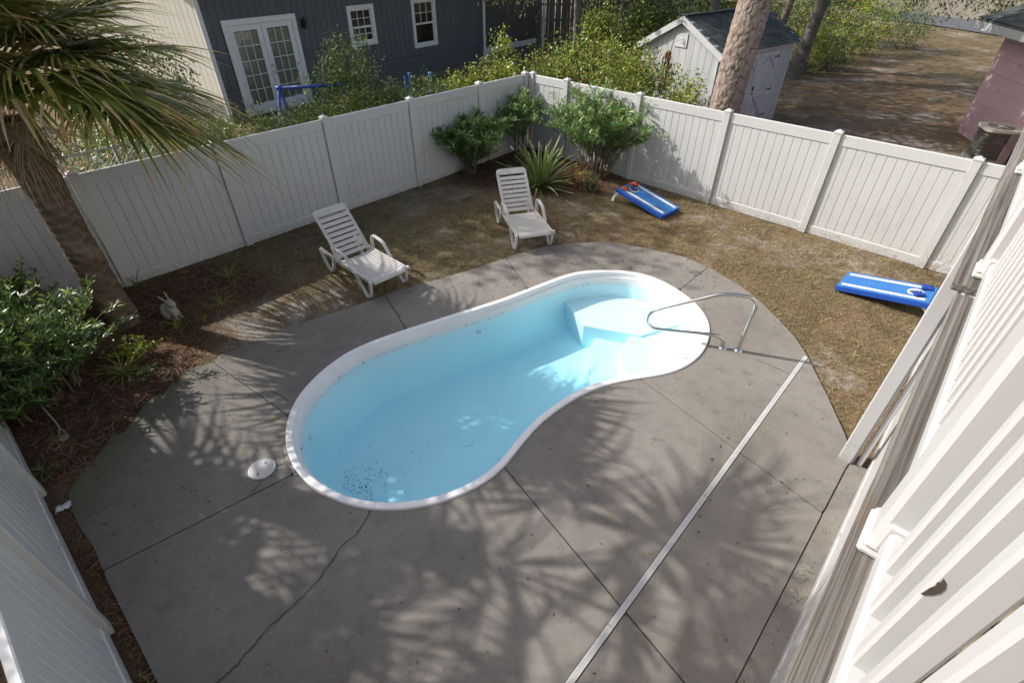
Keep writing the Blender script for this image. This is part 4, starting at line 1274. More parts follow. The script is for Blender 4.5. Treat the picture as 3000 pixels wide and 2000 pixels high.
def palm(label, loc, th, nf, rad, lean=(0.0, 0.0), seed=1, seg=42, dead=10, flower=True, trim=True, lomin=-8):
    t = thing('palm_tree', label, 'palm tree', (loc[0], loc[1], -0.02))
    top = Vector((lean[0], lean[1], th))
    trunk_obj('trunk', PALMBARK, t, [(0, 0, 0), (lean[0] * .3, lean[1] * .3, th * .35), (lean[0] * .7, lean[1] * .7, th * .7), tuple(top)], [0.235, 0.205, 0.195, 0.19, 0.195, 0.225, 0.24], 60, max(60, int(th * 60)), ridges(0.022, seed))
    r = random.Random(seed)
    for i in range(nf):
        az = i * 2.39996 + r.uniform(-.2, .2); fc = (0.5 + 0.5 * math.cos(az - R(-125))) ** 0.6     # 1 on the pruned side
        lo = lomin + (56 - lomin) * fc if trim else lomin
        el = R(78 - (78 - lo) * (i / (nf - 1)) ** 0.9)
        o = np.array([0.0, 0.0, 0.10 + 0.35 * (1 - i / nf)]) + np.array([math.cos(az), math.sin(az), 0]) * 0.10
        fb = FB(); pet = []
        frond(fb, o, az, el, rad * r.uniform(0.42, 0.55), rad * r.uniform(0.50, 0.62), seg, dry=0.35 * (i / nf) + r.uniform(0, .25), droop=0.22 + 0.3 * (i / nf), pet=pet)
        fo = fb.build('frond', PALMLEAF, t, (0, 0, 0), tuple(top))
        mb = MB(); mb.smooth = True; mb.tube(pet[0], [0.022, 0.02, 0.018, 0.016, 0.015, 0.013, 0.011], 5); mb.build('petiole', simple('petiole_green', (0.10, 0.12, 0.03), (0.16, 0.13, 0.05), 5, 0.5) if 'petiole_green' not in bpy.data.materials else bpy.data.materials['petiole_green'], fo)
    for i in range(dead):
        az = i * 2.39996 + r.uniform(-.3, .3); el = R(r.uniform(-75, -38)); fb = FB()
        frond(fb, np.array([math.cos(az) * .16, math.sin(az) * .16, r.uniform(-0.05, 0.18)]), az, el, rad * r.uniform(0.05, 0.10), rad * r.uniform(0.14, 0.22), 18, dry=1.0, droop=0.8, sprd=70)
        fb.build('dead_frond', PALMDRY, t, (0, 0, 0), tuple(top))
    if flower:
        for i in range(5):
            az = R(r.uniform(-150, -20)); fb = FB(); n = 70
            q = np.linspace(0, 1, 8); L = r.uniform(0.55, 0.95)
            d = np.array([math.cos(az), math.sin(az), 0.35]); stem = np.array([0, 0, .25]) + d * (L * q)[:, None] + np.array([0, 0, -1.0]) * (0.75 * L * q ** 2)[:, None]
            fb.strips(stem[None], 0.014 * np.ones((1, 8)), None, np.array([0.4]))
            j = npr.integers(2, 8, n); Pp = stem[j]; D = unit_rand(n) * [1, 1, .6] + d * 0.5; D /= np.linalg.norm(D, axis=1)[:, None]
            tt = np.linspace(0, 1, 7); curl = unit_rand(n)
            path = Pp[:, None] + D[:, None] * (0.28 * tt)[None, :, None] + np.array([0, 0, -1.0]) * (0.22 * tt ** 2)[None, :, None] + curl[:, None] * (0.07 * np.sin(5 * tt))[None, :, None]
            fb.strips(path, 0.006 * np.ones((n, 7)))
            fb.build('flower_stalk', STRAPYEL if i % 2 else PALMDRY, t, (0, 0, 0), tuple(top))
    return t


palm('palm tree with shaggy half brown fronds rising from the corner bed', (-5.70, 6.12), 2.85, 58, 2.12, (-0.05, 0.05), 3, 50)
palm('tall palm tree outside the fence that shades the concrete', (-7.25, 4.45), 5.5, 21, 2.6, (0.1, 0.1), 9, 30, 2, False, False, -20)


palm('tall palm tree standing farther out beyond the near corner', (-9.4, 3.3), 5.0, 16, 2.6, (-0.1, 0.1), 21, 30, 2, False, False, -20)


# ================================================================== shrubs
def oleander(label, loc, H, Rr, nst, tw, leafL, leafW, mat, base_r=0.18, lean=(0, 0), dens=26, name='oleander_shrub', cat='shrub', up=0.35, low=0.6):
    z0 = float(hgt(loc[0], loc[1]))
    t = thing(name, label, cat, (loc[0], loc[1], z0))
    fb = FB()
    for i in range(nst):
        a = i * 2.39996 + rng.uniform(-.3, .3); rr = Rr * math.sqrt((i + 0.6) / nst)
        b = Vector((math.cos(a) * base_r * rng.random(), math.sin(a) * base_r * rng.random(), -0.03))
        hh = H * (1 - 0.38 * (rr / Rr) ** 2) * rng.uniform(0.82, 1.04)
        e = Vector((math.cos(a) * rr * 0.85 + lean[0], math.sin(a) * rr * 0.85 + lean[1], hh * 0.80))
        mid = b.lerp(e, 0.5) + Vector((-math.cos(a), -math.sin(a), 0)) * rr * 0.12 + Vector((0, 0, hh * 0.06))
        path = catmull([b, mid, e], 5)
        mb = MB(); mb.smooth = True; mb.tube(path, [0.013 - 0.0008 * k for k in range(len(path))], 5)
        ends = [e]
        for j in range(tw):
            s = path[-1 - rng.randint(0, 4)]; v = Vector((math.cos(a), math.sin(a), 0)) * rng.uniform(0, .6) + Vector((rng.uniform(-1, 1), rng.uniform(-1, 1), rng.uniform(0.25, 1.2))) * 0.7
            q = s + v * rng.uniform(0.16, 0.30) * (H ** 0.5); q.z = max(q.z, 0.08); mb.tube([s, s.lerp(q, .5) + Vector((0, 0, .02)), q], [0.006, 0.005, 0.004], 4, False); ends.append(q)
        mb.build('stem', STEM, t)
        ends += [path[k] + Vector((rng.uniform(-.05, .05), rng.uniform(-.05, .05), 0)) for k in (len(path) // 2, len(path) * 2 // 3) if rng.random() < low]
        for q in ends:
            n = dens; ph = npr.random(n) * 6.283; back = npr.random(n) ** 0.8 * 0.22
            D = np.stack([np.cos(ph), np.sin(ph), npr.uniform(-0.25, 1.1, n) + up], 1)
            ax = np.array(q) - np.array(path[len(path) // 2]); ax /= np.linalg.norm(ax) + 1e-6
            P = np.array(q)[None] - ax[None] * back[:, None] + npr.normal(0, .012, (n, 3))
            fb.leaves(P, D + ax[None] * 0.4, leafL * npr.uniform(0.65, 1.15, n), leafW * npr.uniform(0.8, 1.2, n), 0.28)
    fb.build('foliage', mat, t)
    return t


oleander('rounded oleander shrub against the shaded fence left of the corner', (-1.0, 12.25), 1.6, 1.02, 32, 7, 0.19, 0.027, OLEANDER, lean=(0.05, 0))
oleander('thin tall oleander with bare stems in the fence corner', (0.18, 13.35), 2.0, 0.66, 13, 5, 0.18, 0.026, OLEANDER, 0.15, (0.05, 0.0), 24)
oleander('large sunlit oleander shrub spilling over the corner of the fence', (2.0, 12.05), 2.2, 1.55, 56, 8, 0.20, 0.024, OLEANDER, 0.3, (0.05, 0.1), 20)
oleander('big leafy shrub in the bed below the palm', (-5.65, 4.75), 1.28, 1.05, 32, 6, 0.15, 0.024, DENSELEAF, 0.3, (0, 0), 20)
oleander('leafy shrub at the left edge before the white fence', (-6.65, 5.35), 1.25, 0.8, 24, 7, 0.14, 0.03, DENSELEAF, 0.25, (0, 0.05), 24)
oleander('low sprawling shrub beside the near fence panel', (-5.85, 4.15), 0.55, 0.75, 16, 4, 0.13, 0.026, DENSELEAF, 0.3, (0.1, 0), 22)
oleander('low sunlit shrublet with yellow green leaves beside the palm bed', (-5.05, 5.35), 0.32, 0.34, 9, 2, 0.075, 0.028, LIMELEAF, 0.12, (0, 0), 12)
oleander('small leafy plant at the tip of the bed edge', (-4.72, 4.98), 0.16, 0.12, 4, 1, 0.075, 0.02, DENSELEAF, 0.03, (0, 0), 10, 'plant', 'plant')
oleander('little light green bush at the foot of the big oleander', (1.75, 11.15), 0.42, 0.24, 8, 3, 0.05, 0.02, HEDGELEAF, 0.08, (0, 0), 16)


def strap_clump(name, label, cat, loc, n, L, W, mat, elmin=20, elmax=80, dr=0.35, z=None):
    z0 = float(hgt(*loc)) if z is None else z
    t = thing(name, label, cat, (loc[0], loc[1], z0))
    ms = []
    for v in range(6):
        fb = FB(); k = 8; q = np.linspace(0, 1, k); Lv = L * rng.uniform(0.75, 1.1); d = dr * rng.uniform(0.4, 1.5)
        p = np.stack([Lv * q, 0.02 * np.sin(3 * q + v), -d * Lv * q ** 2.4], 1)
        w = W * np.minimum(1, 0.5 + 2 * q) * (1 - q ** 2.2)
        up = np.array([[0, 0.0, 1.0]])
        for s in (-1, 1):
            o = p + np.array([0, s * 1, 0.45]) * (w / 4)[:, None]
            fb.strips(o[None], (w / 2 + 1e-4)[None], np.array([0, 1.0, 0.45 * s])[None, None], np.clip(0.3 + 0.4 * rng.random() + 0.5 * (q[:-1][None] > 0.8) + 0.1 * npr.random((1, k - 1)), 0, 1))
        ms.append(fb.mesh('leaf', mat))
    for i in range(n):
        az = i * 2.39996 + rng.uniform(-.25, .25); el = elmin + (elmax - elmin) * (1 - i / n) ** 0.8 + rng.uniform(-6, 6)
        s = rng.uniform(0.8, 1.1)
        place('leaf', ms[i % 6], t, (math.cos(az) * .03 * (n / 60), math.sin(az) * .03 * (n / 60), 0.0), (rng.uniform(-.3, .3), -R(el), az), (s, s, s))
    return t


strap_clump('strap_leaf_clump', 'large clump of long strap leaves behind the farther lounger', 'plant', (0.62, 11.35), 96, 1.15, 0.072, YUCCALEAF, 8, 84, 0.22)
strap_clump('grass_tuft', 'striped yellow green grass tuft in the straw near the fence', 'plant', (-4.72, 7.46), 34, 0.30, 0.014, STRAPYEL, 20, 80, 0.6)
strap_clump('grass_tuft', 'bright yellow strap leaf tuft at the edge of the bed under the big shrub', 'plant', (-4.98, 4.98), 40, 0.36, 0.022, STRAPYEL, 10, 75, 0.6)
strap_clump('grass_tuft', 'thin olive grass tuft to the right of the rabbit statue', 'plant', (-4.45, 6.6), 22, 0.26, 0.012, STRAPYEL, 15, 70, 0.6)
strap_clump('seedling', 'bright green seedling standing in front of the rabbit statue', 'plant', (-4.84, 5.99), 7, 0.22, 0.026, LIMELEAF, 45, 85, 0.3)
strap_clump('seedling', 'single pale shoot on the sand right of the statue', 'plant', (-4.54, 6.20), 3, 0.17, 0.016, LIMELEAF, 45, 85, 0.3)
strap_clump('grass_tuft', 'dark grass tuft at the foot of the fence post by the palm', 'plant', (-6.0, 7.05), 12, 0.34, 0.02, HEDGELEAF, 35, 80, 0.4)
strap_clump('grass_tuft', 'sparse weeds against the skirting behind the bag board', 'plant', (7.05, 7.55), 16, 0.45, 0.008, DRYLEAF, 30, 85, 0.3)
strap_clump('grass_tuft', 'dry grassy clump under the big sunlit oleander', 'plant', (1.45, 11.55), 60, 0.75, 0.012, DRYLEAF, 15, 80, 0.5)
strap_clump('grass_tuft', 'small weed growing beside the near fence post', 'plant', (-4.95, 3.45), 14, 0.2, 0.014, HEDGELEAF, 10, 60, 0.5)


def bush(name, label, cat, blobs, n, lL, lW, mat, group=None, stems=6, ground=None, tw=None, dry=0, sun_up=0.25):
    """blobs: (cx,cy,cz,rx,ry,rz) in world; leaves gather in clumps near the surface"""
    c0 = blobs[0]; z0 = float(hgt(c0[0], c0[1])) if ground is None else ground
    t = thing(name, label, cat, (c0[0], c0[1], z0), 0, group)
    o = np.array([c0[0], c0[1], z0]); fb = FB(); vol = np.array([b[3] * b[4] * b[5] for b in blobs]) ** 0.7; vol /= vol.sum()
    ncl = max(6, n // 26); cents = []
    for b, f in zip(blobs, vol):
        m = max(3, int(ncl * f)); d = unit_rand(m); rad = npr.uniform(0.45, 1.05, m)[:, None]
        C = np.array(b[:3]) + d * rad * np.array(b[3:]); cents.append((C, d))
    C = np.concatenate([c for c, _ in cents]); Dn = np.concatenate([d for _, d in cents])
    keep = C[:, 2] > z0 + 0.05; C = C[keep]; Dn = Dn[keep]
    per = max(6, n // max(1, len(C))); cr = tw or 0.16 * (np.mean([b[3] for b in blobs]) ** 0.5)
    P = (C[:, None] + npr.normal(0, cr, (len(C), per, 3))).reshape(-1, 3)
    D = (Dn[:, None] * 0.6 + npr.normal(0, 0.8, (len(C), per, 3)) + [0, 0, sun_up]).reshape(-1, 3)
    m = len(P); fb.leaves(P, D, lL * npr.uniform(0.6, 1.2, m), lW * npr.uniform(0.7, 1.2, m), 0.2, 0.15, npr.random(m))
    fb.build('foliage', mat, t, o)
    if dry:
        fd = FB(); k = npr.integers(0, len(C), dry // 14); P = (C[k][:, None] + npr.normal(0, cr * .7, (len(k), 14, 3))).reshape(-1, 3); fd.leaves(P, unit_rand(len(P)) + [0, 0, -.5], lL, lW, 0.4); fd.build('dry_foliage', DRYLEAF, t, o)
    for i in range(stems):
        k = rng.randrange(len(C)); e = Vector(C[k] - o); s = Vector((rng.uniform(-.15, .15), rng.uniform(-.15, .15), -0.05)) + (Vector((blobs[i % len(blobs)][0] - o[0], blobs[i % len(blobs)][1] - o[1], 0)) * (0.7 if len(blobs) > 1 else 0))
        if e.length < 0.1: continue
        mb = MB(); mb.smooth = True; mb.tube(catmull([s, s.lerp(e, .5) + Vector((rng.uniform(-.1, .1), rng.uniform(-.1, .1), .1)), e], 4), [0.022, 0.02, 0.018, 0.016, 0.013, 0.011, 0.009, 0.007, 0.005], 5); mb.build('stem', STEM, t)
    return t


# vines and shrubs beyond the shaded fence
bush('vine_thicket', 'tangled sunlit vines heaped behind the fence corner', 'vines', [(2.4, 15.3, 1.3, 1.5, 1.0, 1.25), (1.0, 15.6, 1.2, 1.2, .8, 0.95), (3.6, 13.9, 1.25, 0.95, .75, 0.85), (2.9, 14.4, 1.6, .9, .7, .75), (4.0, 13.0, 1.35, .45, .5, .55)], 17000, 0.10, 0.05, VINELEAF, None, 14, 0.0, 0.13, 900)
bush('vine_thicket', 'low sunlit creeper spilling over the fence left of the corner post', 'vines', [(-0.55, 14.75, 1.45, 0.95, .55, .48), (-1.35, 14.3, 1.3, .45, .4, .35), (-0.2, 15.3, 1.9, .25, .25, .75)], 5200, 0.10, 0.05, VINELEAF, None, 5, 0.1, 0.11)
bush('conical_shrub', 'tall cone shaped green shrub between the grey house and fence', 'shrub', [(-3.85, 12.75, 0.8, 1.35, 1.1, 0.9), (-3.8, 12.85, 1.55, .95, .85, .7), (-3.72, 12.95, 2.2, .55, .55, .6)], 13000, 0.10, 0.034, HEDGELEAF, None, 8, 0.15, 0.12)
hb = [(-5.55, 9.75), (-4.85, 10.45), (-4.15, 11.2), (-3.4, 11.95), (-2.75, 12.65), (-2.1, 13.3)]
hl = ['creeping shrub just right of the palm fronds topping the shaded fence', 'creeping shrub below the french doors topping the shaded fence', 'creeping shrub below the blue swing frame on the shaded fence', 'creeping shrub at the foot of the cone shaped shrub on the fence', 'creeping shrub left of the pale blue posts on the shaded fence', 'creeping shrub beneath the pale blue posts on the shaded fence']
for (x, y), lb in zip(hb, hl):
    bush('creeping_shrub', lb, 'shrub', [(x, y, 1.3, 0.62, 0.5, 0.55), (x + .25, y - .15, 1.6, .42, .38, .25)], 3000, 0.08, 0.028, HEDGELEAF, 'shrubs along the top of the shaded fence', 3, 0.0, 0.10, 60)
bush('evergreen_shrub', 'dense evergreen shrub at the sunlit end of the grey house', 'shrub', [(-8.6, 12.6, 1.0, 1.3, 1.0, 1.1), (-8.2, 12.9, 1.9, .9, .8, .8)], 5200, 0.12, 0.05, HEDGELEAF, None, 6, 0.3, 0.15)
bush('evergreen_shrub', 'low leafy shrub between the chain link fence and the palm fronds', 'shrub', [(-8.0, 10.7, .85, 1.2, .8, .8), (-6.7, 11.2, .85, 1.0, .7, .75)], 4600, 0.11, 0.045, HEDGELEAF, None, 6, 0.2, 0.15)
bush('flowering_shrub', 'dark shrub with orange flowers beyond the fence behind the palm', 'shrub', [(-7.6, 9.4, .75, .9, .7, .7), (-6.8, 10.2, .8, .8, .6, .7)], 3200, 0.07, 0.035, HEDGELEAF, None, 5, 0.0, 0.12)
ft = bpy.data.objects['flowering_shrub']; fm = simple('orange_petal', (0.75, 0.25, 0.02), None, 10, 0.6)
for i in range(12):
    mb = MB(); blob(mb, (0, 0, 0), (0.03, 0.03, 0.022), None, 5); mb.build('flower', fm, ft, (rng.uniform(-.7, .9), rng.uniform(-.6, .5), rng.uniform(.8, 1.3)))


# ================================================================== grey house beyond the shaded fence
HP = (-7.1616, 14.8005)
gh = thing('grey_house', 'dark blue grey house with white french doors and white window trim', 'house', (HP[0], HP[1], 0.0), HOUSE_A)
OPEN = [(0.10, 1.95, 0.66, 2.73), (3.86, 4.62, 1.92, 2.76), (6.39, 7.22, 1.61, 2.78)]
X0, X1, ZB, ZT = -0.43, 9.76, 1.285, 3.55
x = X0
while x < X1 - 0.01:
    xe = min(x + 0.2035, X1); segs = [(ZB, ZT)]
    for (a, b, c, d) in OPEN:
        if xe > a + 0.004 and x < b - 0.004:
            ns = []
            for (p, q) in segs:
                if c > p: ns.append((p, min(q, c)))
                if d < q: ns.append((max(p, d), q))
            segs = [g for g in ns if g[1] - g[0] > 0.02]
    for (p, q) in segs:
        mb = MB(); mb.cham((0, 0, 0), (xe - x - 0.012, 0.03, q - p), 0.003); mb.box((0, 0.008, 0), (xe - x, 0.012, q - p - 0.002)); mb.build('siding_board', GRAYWALL, gh, ((x + xe) / 2, 0.03, (p + q) / 2))
    x = xe
# smooth lower band, left and right of the doors
for (a, b) in ((X0, 0.02), (2.03, X1)):
    MB().cham((0, 0, 0), (b - a, 0.03, 0.62), 0.004).build('base_panel', GRAYWALL, gh, ((a + b) / 2, 0.026, 0.965))
MB().box(((X0 + X1) / 2, 0.09, 0.32), (X1 - X0, 0.14, 0.68)).build('foundation', FOUND, gh)
MB().cham((0, 0, 0), (0.11, 0.05, 2.95), 0.004).build('corner_trim', TRIMWHITE, gh, (X0 - 0.02, 0.02, 2.1))


def frame4(mb, x0, x1, z0, z1, w, y, dep):
    mb.box(((x0 + x1) / 2, y, z1 - w / 2), (x1 - x0, dep, w)); mb.box(((x0 + x1) / 2, y, z0 + w / 2), (x1 - x0, dep, w))
    mb.box((x0 + w / 2, y, (z0 + z1) / 2), (w, dep - .002, z1 - z0 - 2 * w)); mb.box((x1 - w / 2, y, (z0 + z1) / 2), (w, dep - .002, z1 - z0 - 2 * w))


def glazing(par, x0, x1, z0, z1, nc, nr, y):
    """separate panes between muntins"""
    mw = 0.018; mb = MB()
    for i in range(1, nc): mb.box((x0 + (x1 - x0) * i / nc, y - 0.006, (z0 + z1) / 2), (mw, 0.02, z1 - z0))
    for j in range(1, nr): mb.box(((x0 + x1) / 2, y - 0.0065, z0 + (z1 - z0) * j / nr), (x1 - x0, 0.019, mw))
    if nc * nr > 1: mb.build('muntin', TRIMWHITE, par)
    pw, ph = (x1 - x0) / nc, (z1 - z0) / nr
    for i in range(nc):
        for j in range(nr):
            m2 = MB(); m2.add([(-pw / 2, 0, -ph / 2), (pw / 2, 0, -ph / 2), (pw / 2, 0, ph / 2), (-pw / 2, 0, ph / 2)], [(0, 1, 2, 3)])
            m2.build('pane', GLASS, par, (x0 + pw * (i + .5), y, z0 + ph * (j + .5)), (R(rng.uniform(-.25, .25)), 0, R(rng.uniform(-.25, .25))))


def room(par, x0, x1, z0, z1):
    mb = MB(); mb.add([(x0, .07, z0), (x1, .07, z0), (x1, .07, z1), (x0, .07, z1), (x0, .6, z0), (x1, .6, z0), (x1, .6, z1), (x0, .6, z1)], [(0, 1, 5, 4), (1, 2, 6, 5), (2, 3, 7, 6), (3, 0, 4, 7), (4, 5, 6, 7)])
    mb.build('room_recess', DARKIN, par)


mb = MB(); frame4(mb, -0.01, 2.05, 0.60, 2.83, 0.125, -0.012, 0.055); q = mb.build('door_trim', TRIMWHITE, gh); add_bevel(q, 0.004, 1)
for a, b in ((0.12, 1.02), (1.03, 1.93)):
    d = MB(); frame4(d, a, b, 0.73, 2.70, 0.135, 0.028, 0.045); dd = d.build('door', TRIMWHITE, gh); add_bevel(dd, 0.004, 1)
    glazing(dd, a + 0.135, b - 0.135, 0.865, 2.565, 3, 5, 0.03)
    mb = MB()
    for k in range(58): mb.box(((a + b) / 2, 0.062, 0.875 + 0.029 * k), (b - a - .27, 0.006, 0.026), Matrix.Rotation(R(18), 3, 'X'))
    tag(mb.build('blind', BLIND, dd), kind='stuff')
dd = gh.children[-1]
for z in (1.55, 1.72):
    mb = MB(); mb.smooth = True; mb.X = Matrix.Rotation(R(90), 4, 'X'); mb.lathe([(0.018, 0), (0.018, .03), (0.03, .045), (0.028, .06), (0.01, .066)], 14); mb.build('door_knob', STEEL, gh, (1.085, 0.005, z))
room(gh, 0.10, 1.95, 0.66, 2.73)
for (x0, x1, z0, z1, zm) in ((3.75, 4.73, 1.82, 2.87, 2.31), (6.27, 7.34, 1.50, 2.90, 2.18)):
    mb = MB(); frame4(mb, x0, x1, z0, z1, 0.105, -0.012, 0.05); wn_ = mb.build('window', TRIMWHITE, gh); add_bevel(wn_, 0.004, 1)
    mb = MB(); frame4(mb, x0 + .105, x1 - .105, z0 + .105, z1 - .105, 0.035, 0.02, 0.04); mb.box(((x0 + x1) / 2, 0.018, zm), (x1 - x0 - .21, 0.046, 0.05)); mb.build('sash', TRIMWHITE, wn_)
    glazing(wn_, x0 + .14, x1 - .14, zm + .025, z1 - .14, 3, 2, 0.02); glazing(wn_, x0 + .14, x1 - .14, z0 + .14, zm - .025, 3 if x0 < 5 else 1, 2 if x0 < 5 else 1, 0.03)
    room(wn_, x0 + .1, x1 - .1, z0 + .1, z1 - .1)
# lantern beside the doors
mb = MB(); mb.box((0, -0.02, 0), (0.07, 0.04, 0.20)); mb.lathe([(0.045, -.10), (0.06, .02), (0.062, .03)], 6, (0, -0.10, 0.02)); mb.lathe([(0.075, .05), (0.045, .09), (0.012, .14), (0.004, .18)], 6, (0, -0.10, 0.02)); mb.bar((0, -.02, .06), (0, -.10, .08), .016, .016); mb.lathe([(0.01, -.16), (0.05, -.085)], 6, (0, -.10, .02)); mb.build('lantern', IRON, gh, (2.25, 0.0, 2.58))
# sunlit end wall with cream boards
for i in range(24):
    mb = MB(); mb.cham((0, 0, 0), (0.03, 0.288, 2.6), 0.003); mb.box((0.008, 0, 0), (0.012, 0.30, 2.59)); mb.build('siding_board', CREAMWALL, gh, (X0 + 0.03, 0.20 + 0.30 * i, 2.2))
MB().box((X0 + 0.05, 3.7, 0.5), (0.06, 7.3, 0.8)).build('foundation', FOUND, gh)
# low wing on the right with downpipes
for i in range(18):
    mb = MB(); mb.cham((0, 0, 0), (0.19, 0.03, 2.6), 0.003); mb.box((0, 0.008, 0), (0.2035, 0.012, 2.59)); mb.build('siding_board', SUNTINTWALL, gh, (9.98 + 0.2035 * i, 0.30, 2.35))
MB().cham((0, 0, 0), (3.66, 0.05, 0.18), 0.004).build('base_board', TRIMWHITE, gh, (11.7, 0.28, 0.93))
MB().box((11.7, 0.34, 0.42), (3.66, 0.10, 0.84)).build('foundation', FOUND, gh)
for x in (9.80, 13.6): MB().cham((0, 0, 0), (0.095, 0.075, 2.9), 0.012).build('downpipe', TRIMWHITE, gh, (x, -0.03, 2.08))
# roof
mb = MB(); mb.add([(-1.0, -0.45, 3.50), (14.0, -0.45, 3.50), (14.0, 3.8, 5.1), (-1.0, 3.8, 5.1), (14.0, 8.0, 3.5), (-1.0, 8.0, 3.5), (-1.0, -0.45, 3.58), (14.0, -0.45, 3.58), (14.0, 3.8, 5.2), (-1.0, 3.8, 5.2), (14.0, 8.0, 3.58), (-1.0, 8.0, 3.58)], [(0, 1, 2, 3), (3, 2, 4, 5), (6, 7, 8, 9), (9, 8, 10, 11), (0, 1, 7, 6), (5, 4, 10, 11), (0, 3, 9, 6), (3, 5, 11, 9), (1, 2, 8, 7), (2, 4, 10, 8)]); mb.build('roof', SHINGLE, gh, fix=True)
MB().box((6.6, 7.6, 2.0), (14, 0.1, 3.2)).build('back_wall', GRAYWALL, gh)

# swing frame and posts in the neighbour's garden
sw = thing('swing_frame', 'dark blue tube swing frame in front of the french doors', 'swing', (-5.1, 12.3, 0.35))
A = (0, 0, 1.50); Bq = (1.35, 0.35, 1.50)
mb = MB(); mb.smooth = True; mb.tube([A, Bq], 0.036, 10); mb.build('top_bar', SWINGBLUE, sw)
for e, d in (((-0.22, -0.42, 0), A), ((0.05, 0.50, 0), A), ((1.2, 0.75, 0), Bq), ((1.45, -.25, 0), Bq)):
    mb = MB(); mb.smooth = True; mb.tube([e, Vector(d) + Vector((0, 0, -.01))], 0.034, 10); mb.build('leg', SWINGBLUE, sw)
mb = MB(); mb.smooth = True; mb.tube([(-0.06, 0, 1.5), (0.06, 0.02, 1.5)], 0.046, 10); mb.build('joint_sleeve', SWINGBLUE, sw)
for k in range(2):
    mb = MB()
    for j in range(20): mb.box((0.55 + 0.35 * k, 0.14 + .09 * k, 1.46 - 0.045 * j), (0.014, 0.014, 0.034), Matrix.Rotation(R(90 * (j % 2)), 3, 'Z'))
    mb.build('chain', STEEL, sw)
for k, (x, y, h, lb) in enumerate(((-2.92, 15.45, 1.15, 'pale blue plastic post, left of the close pair by the grey house'), (-2.80, 15.55, 1.22, 'pale blue plastic post, taller right one of the close pair'), (-2.30, 15.95, 1.16, 'pale blue plastic post standing apart right of the close pair'))):
    t = thing('plastic_post', lb, 'post', (x, y, 0.30), 20 * k, 'pale blue posts by the grey house')
    MB().cham((0, 0, h / 2), (0.06, 0.06, h), 0.008).build('shaft', PALEBLUE, t); mb = MB(); mb.cham((0, 0, 0), (0.068, 0.068, 0.03), 0.008); mb.build('cap', PALEBLUE, t, (0, 0, h + .015))

# chain link fence behind the palm
cl = thing('chain_link_fence', 'rusty grey chain link fence glimpsed behind the palm trunk', 'fence', (-9.4, 6.3, 0.0), FL_A)
CW = simple('galvanised_wire', (0.30, 0.30, 0.29), None, 20, 0.5, 0.5, metal=0.6)
mb = MB(); Lc, Hc, s_ = 5.6, 1.62, 0.075
for k in range(int((Lc + Hc) / s_)):
    for sg in (1, -1):
        x0 = k * s_ - Hc; a = [max(0, x0), 0 if x0 >= 0 else -x0]; b = [min(Lc, x0 + Hc), Hc if x0 + Hc <= Lc else Lc - x0]
        if b[0] <= a[0]: continue
        pa = (a[0], 0.003 * sg, a[1]); pb = (b[0], 0.003 * sg, b[1])
        if sg < 0: pa = (pa[0], pa[1], Hc - a[1]); pb = (pb[0], pb[1], Hc - b[1])
        mb.tube([pa, pb], 0.0035, 3, False)
tag(mb.build('wire_mesh', CW, cl), kind='stuff')
for x in (0.0, 1.87, 3.73, 5.6):
    mb = MB(); mb.smooth = True; mb.tube([(x, 0.03, -.1), (x, 0.03, Hc + .03)], 0.024, 8); mb.build('post', CW, cl)
mb = MB(); mb.smooth = True; mb.tube([(0, 0.03, Hc), (Lc, 0.03, Hc)], 0.018, 8); mb.build('top_rail', CW, cl)

# ================================================================== shed
sd = thing('garden_shed', 'pale grey wooden shed with shingle roof and cross braced double doors', 'shed', (5.30, 14.78, -0.03), 38.5)
SL, SW, SE, SRG = 3.62, 2.46, 2.20, 2.86
nb = 12
for i in range(nb):      # gable boards, cut to the roof slope
    y0, y1 = SW * i / nb, SW * (i + 1) / nb; zt = lambda y: SE + (SRG - SE) * (1 - abs(y - SW / 2) / (SW / 2)) - 0.02
    for x, nm in ((0.0, 'wall_board'), (SL, 'wall_board')):
        mb = MB(); g = 0.004; sgn = -1 if x == 0 else 1
        vs = [(x, y0 + g, 0.05), (x, y1 - g, 0.05), (x, y1 - g, zt(y1 - g)), (x, y0 + g, zt(y0 + g))]
        vs += [(x + 0.02 * sgn, b, c) for a, b, c in vs]
        mb.add(vs, [(0, 1, 2, 3), (4, 7, 6, 5), (0, 4, 5, 1), (1, 5, 6, 2), (2, 6, 7, 3), (3, 7, 4, 0)]); mb.build(nm, SHEDPAINT, sd, fix=True)
for y in (0.0, SW):
    for i in range(18):
        w = SL / 18; mb = MB(); mb.cham((0, 0, 0), (w - 0.008, 0.02, SE - 0.05), 0.003); mb.build('wall_board', SHEDPAINT, sd, (w * (i + .5), y + (-.01 if y == 0 else .01), SE / 2 + .02))
mb = MB(); mb.box((SL / 2, SW / 2, 1.06), (SL - .01, SW - .01, 2.1)); mb.build('core', SHEDTRIM, sd)
for (c, d) in (((-0.028, 0.04, 1.1), (0.02, 0.09, 2.15)), ((-.028, SW - .04, 1.1), (.02, .09, 2.15)), ((0.045, -.028, 1.1), (.09, .02, 2.12)), ((SL - .045, -.028, 1.1), (.09, .02, 2.12))): MB().box(c, d).build('corner_trim', SHEDTRIM, sd)
MB().box((SL / 2, -0.03, SE - 0.07), (SL - .2, 0.022, 0.13)).build('fascia', SHEDTRIM, sd)
slope = math.atan2(SRG - SE, SW / 2); rl_ = math.hypot(SW / 2, SRG - SE) + 0.16
